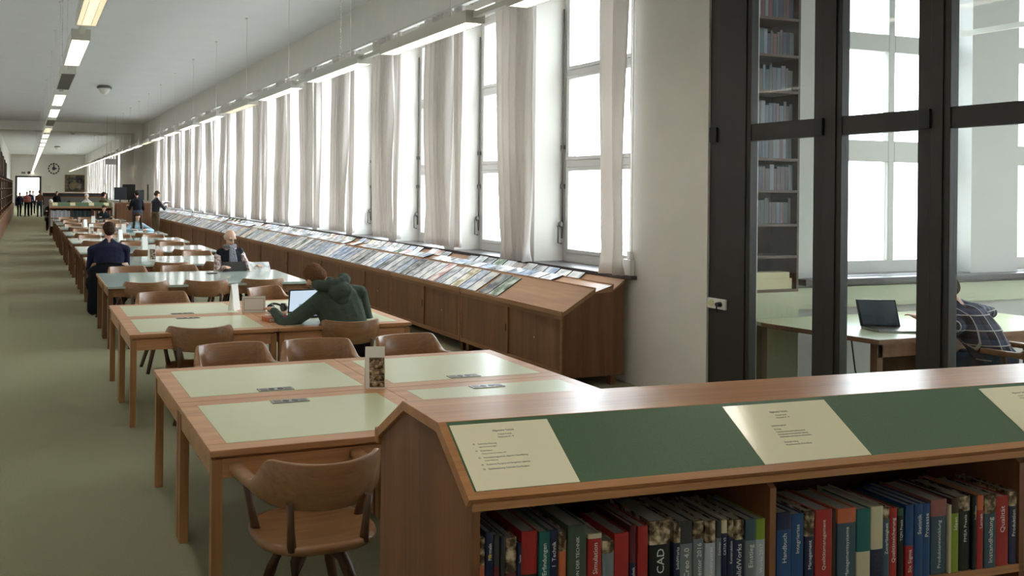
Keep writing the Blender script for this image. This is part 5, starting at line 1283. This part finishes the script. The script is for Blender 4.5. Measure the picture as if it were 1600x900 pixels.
person('person in a blue plaid shirt leaning over the desk behind the glass', (7.50, 4.62, 0), 0.25, ('plaid_shirt', 'jeans', 'shoe', 'skin'),
       lean=0.42, side=-0.22, hp=0.5, hl=(-0.02, 0.50, 0.785), hr=(0.42, 0.42, 0.785), hair='hair_brown', hipz=0.54, voxel=0.009, wide=1.15, scale=1.05, poleR=(0.9, 0.2, 0.8))
chair(7.62, 4.50, 0.3, 'armchair behind the glass partition next to the plaid shirt', 'wooden armchairs at the reading tables')
t = thing('wall_bookcase', 'dark bookcase full of books behind the glass partition', 'bookcase', (6.32, 6.02, 0))
BW = 0.66
obj('side_panel', MB().box(0, 0.025, 0, 0.32, 0.98, 4.3), 'shelf_dark', t); obj('side_panel', MB().box(BW - 0.025, BW, 0, 0.32, 0.98, 4.3), 'shelf_dark', t)
obj('back_panel', MB().box(0.025, BW - 0.025, 0.30, 0.32, 0.98, 4.3), 'shelf_dark', t)
obj('base_cabinet', MB().box(0, BW, 0, 0.31, 0, 0.98), 'side_panel_green', t)
lv = (0.98, 1.30, 1.60, 1.92, 2.22, 2.52, 2.86, 3.2, 3.55, 3.9, 4.27)
sb_ = MB()
for z_ in lv: sb_.box(0.025, BW - 0.025, 0, 0.30, z_, z_ + 0.025)
obj('shelf_board', sb_, 'shelf_dark', t)
tag(obj('card_index', MB().box(0, 0.5, 0, 0.14, 0, 0.10).box(0.03, 0.47, 0.0, 0.12, 0.101, 0.16), 'paper_cream', loc=(6.42, 6.04, 1.006)), 'pale card box on the low shelf behind the glass', 'card box')
n = 0; rb = random.Random(12)
for li, z_ in enumerate(lv[2:9]):
    x_ = 6.36; n = 0
    while x_ < 6.32 + BW - 0.07:
        w_ = rb.choice((0.035, 0.045, 0.055)); n += 1; cc = rb.choice(('grey', 'maroon', 'slate', 'charcoal', 'brown', 'navy', 'bottlegreen'))
        o = bpy.data.objects.new('book', simple_book(w_ - 0.003, rb.choice((0.20, 0.22, 0.24)), 0.18, cc)); COL.objects.link(o); o.location = (x_, 6.06, z_ + 0.026)
        tag(o, '%s book behind the glass, %s from the left on shelf row %s from below' % (cc, nth(n), nth(li + 1)), 'book', 'books behind the glass partition'); x_ += w_
tag(obj('power_cable', MB().tube([(6.5, 5.1, 0.70), (6.52, 5.08, 0.45), (6.60, 5.07, 0.25), (6.70, 5.07, 0.22), (6.80, 5.08, 0.40), (6.83, 5.1, 0.70)], 0.006, 6), 'black_plastic'), 'black cable hanging in a loop below the desk behind glass', 'cable')
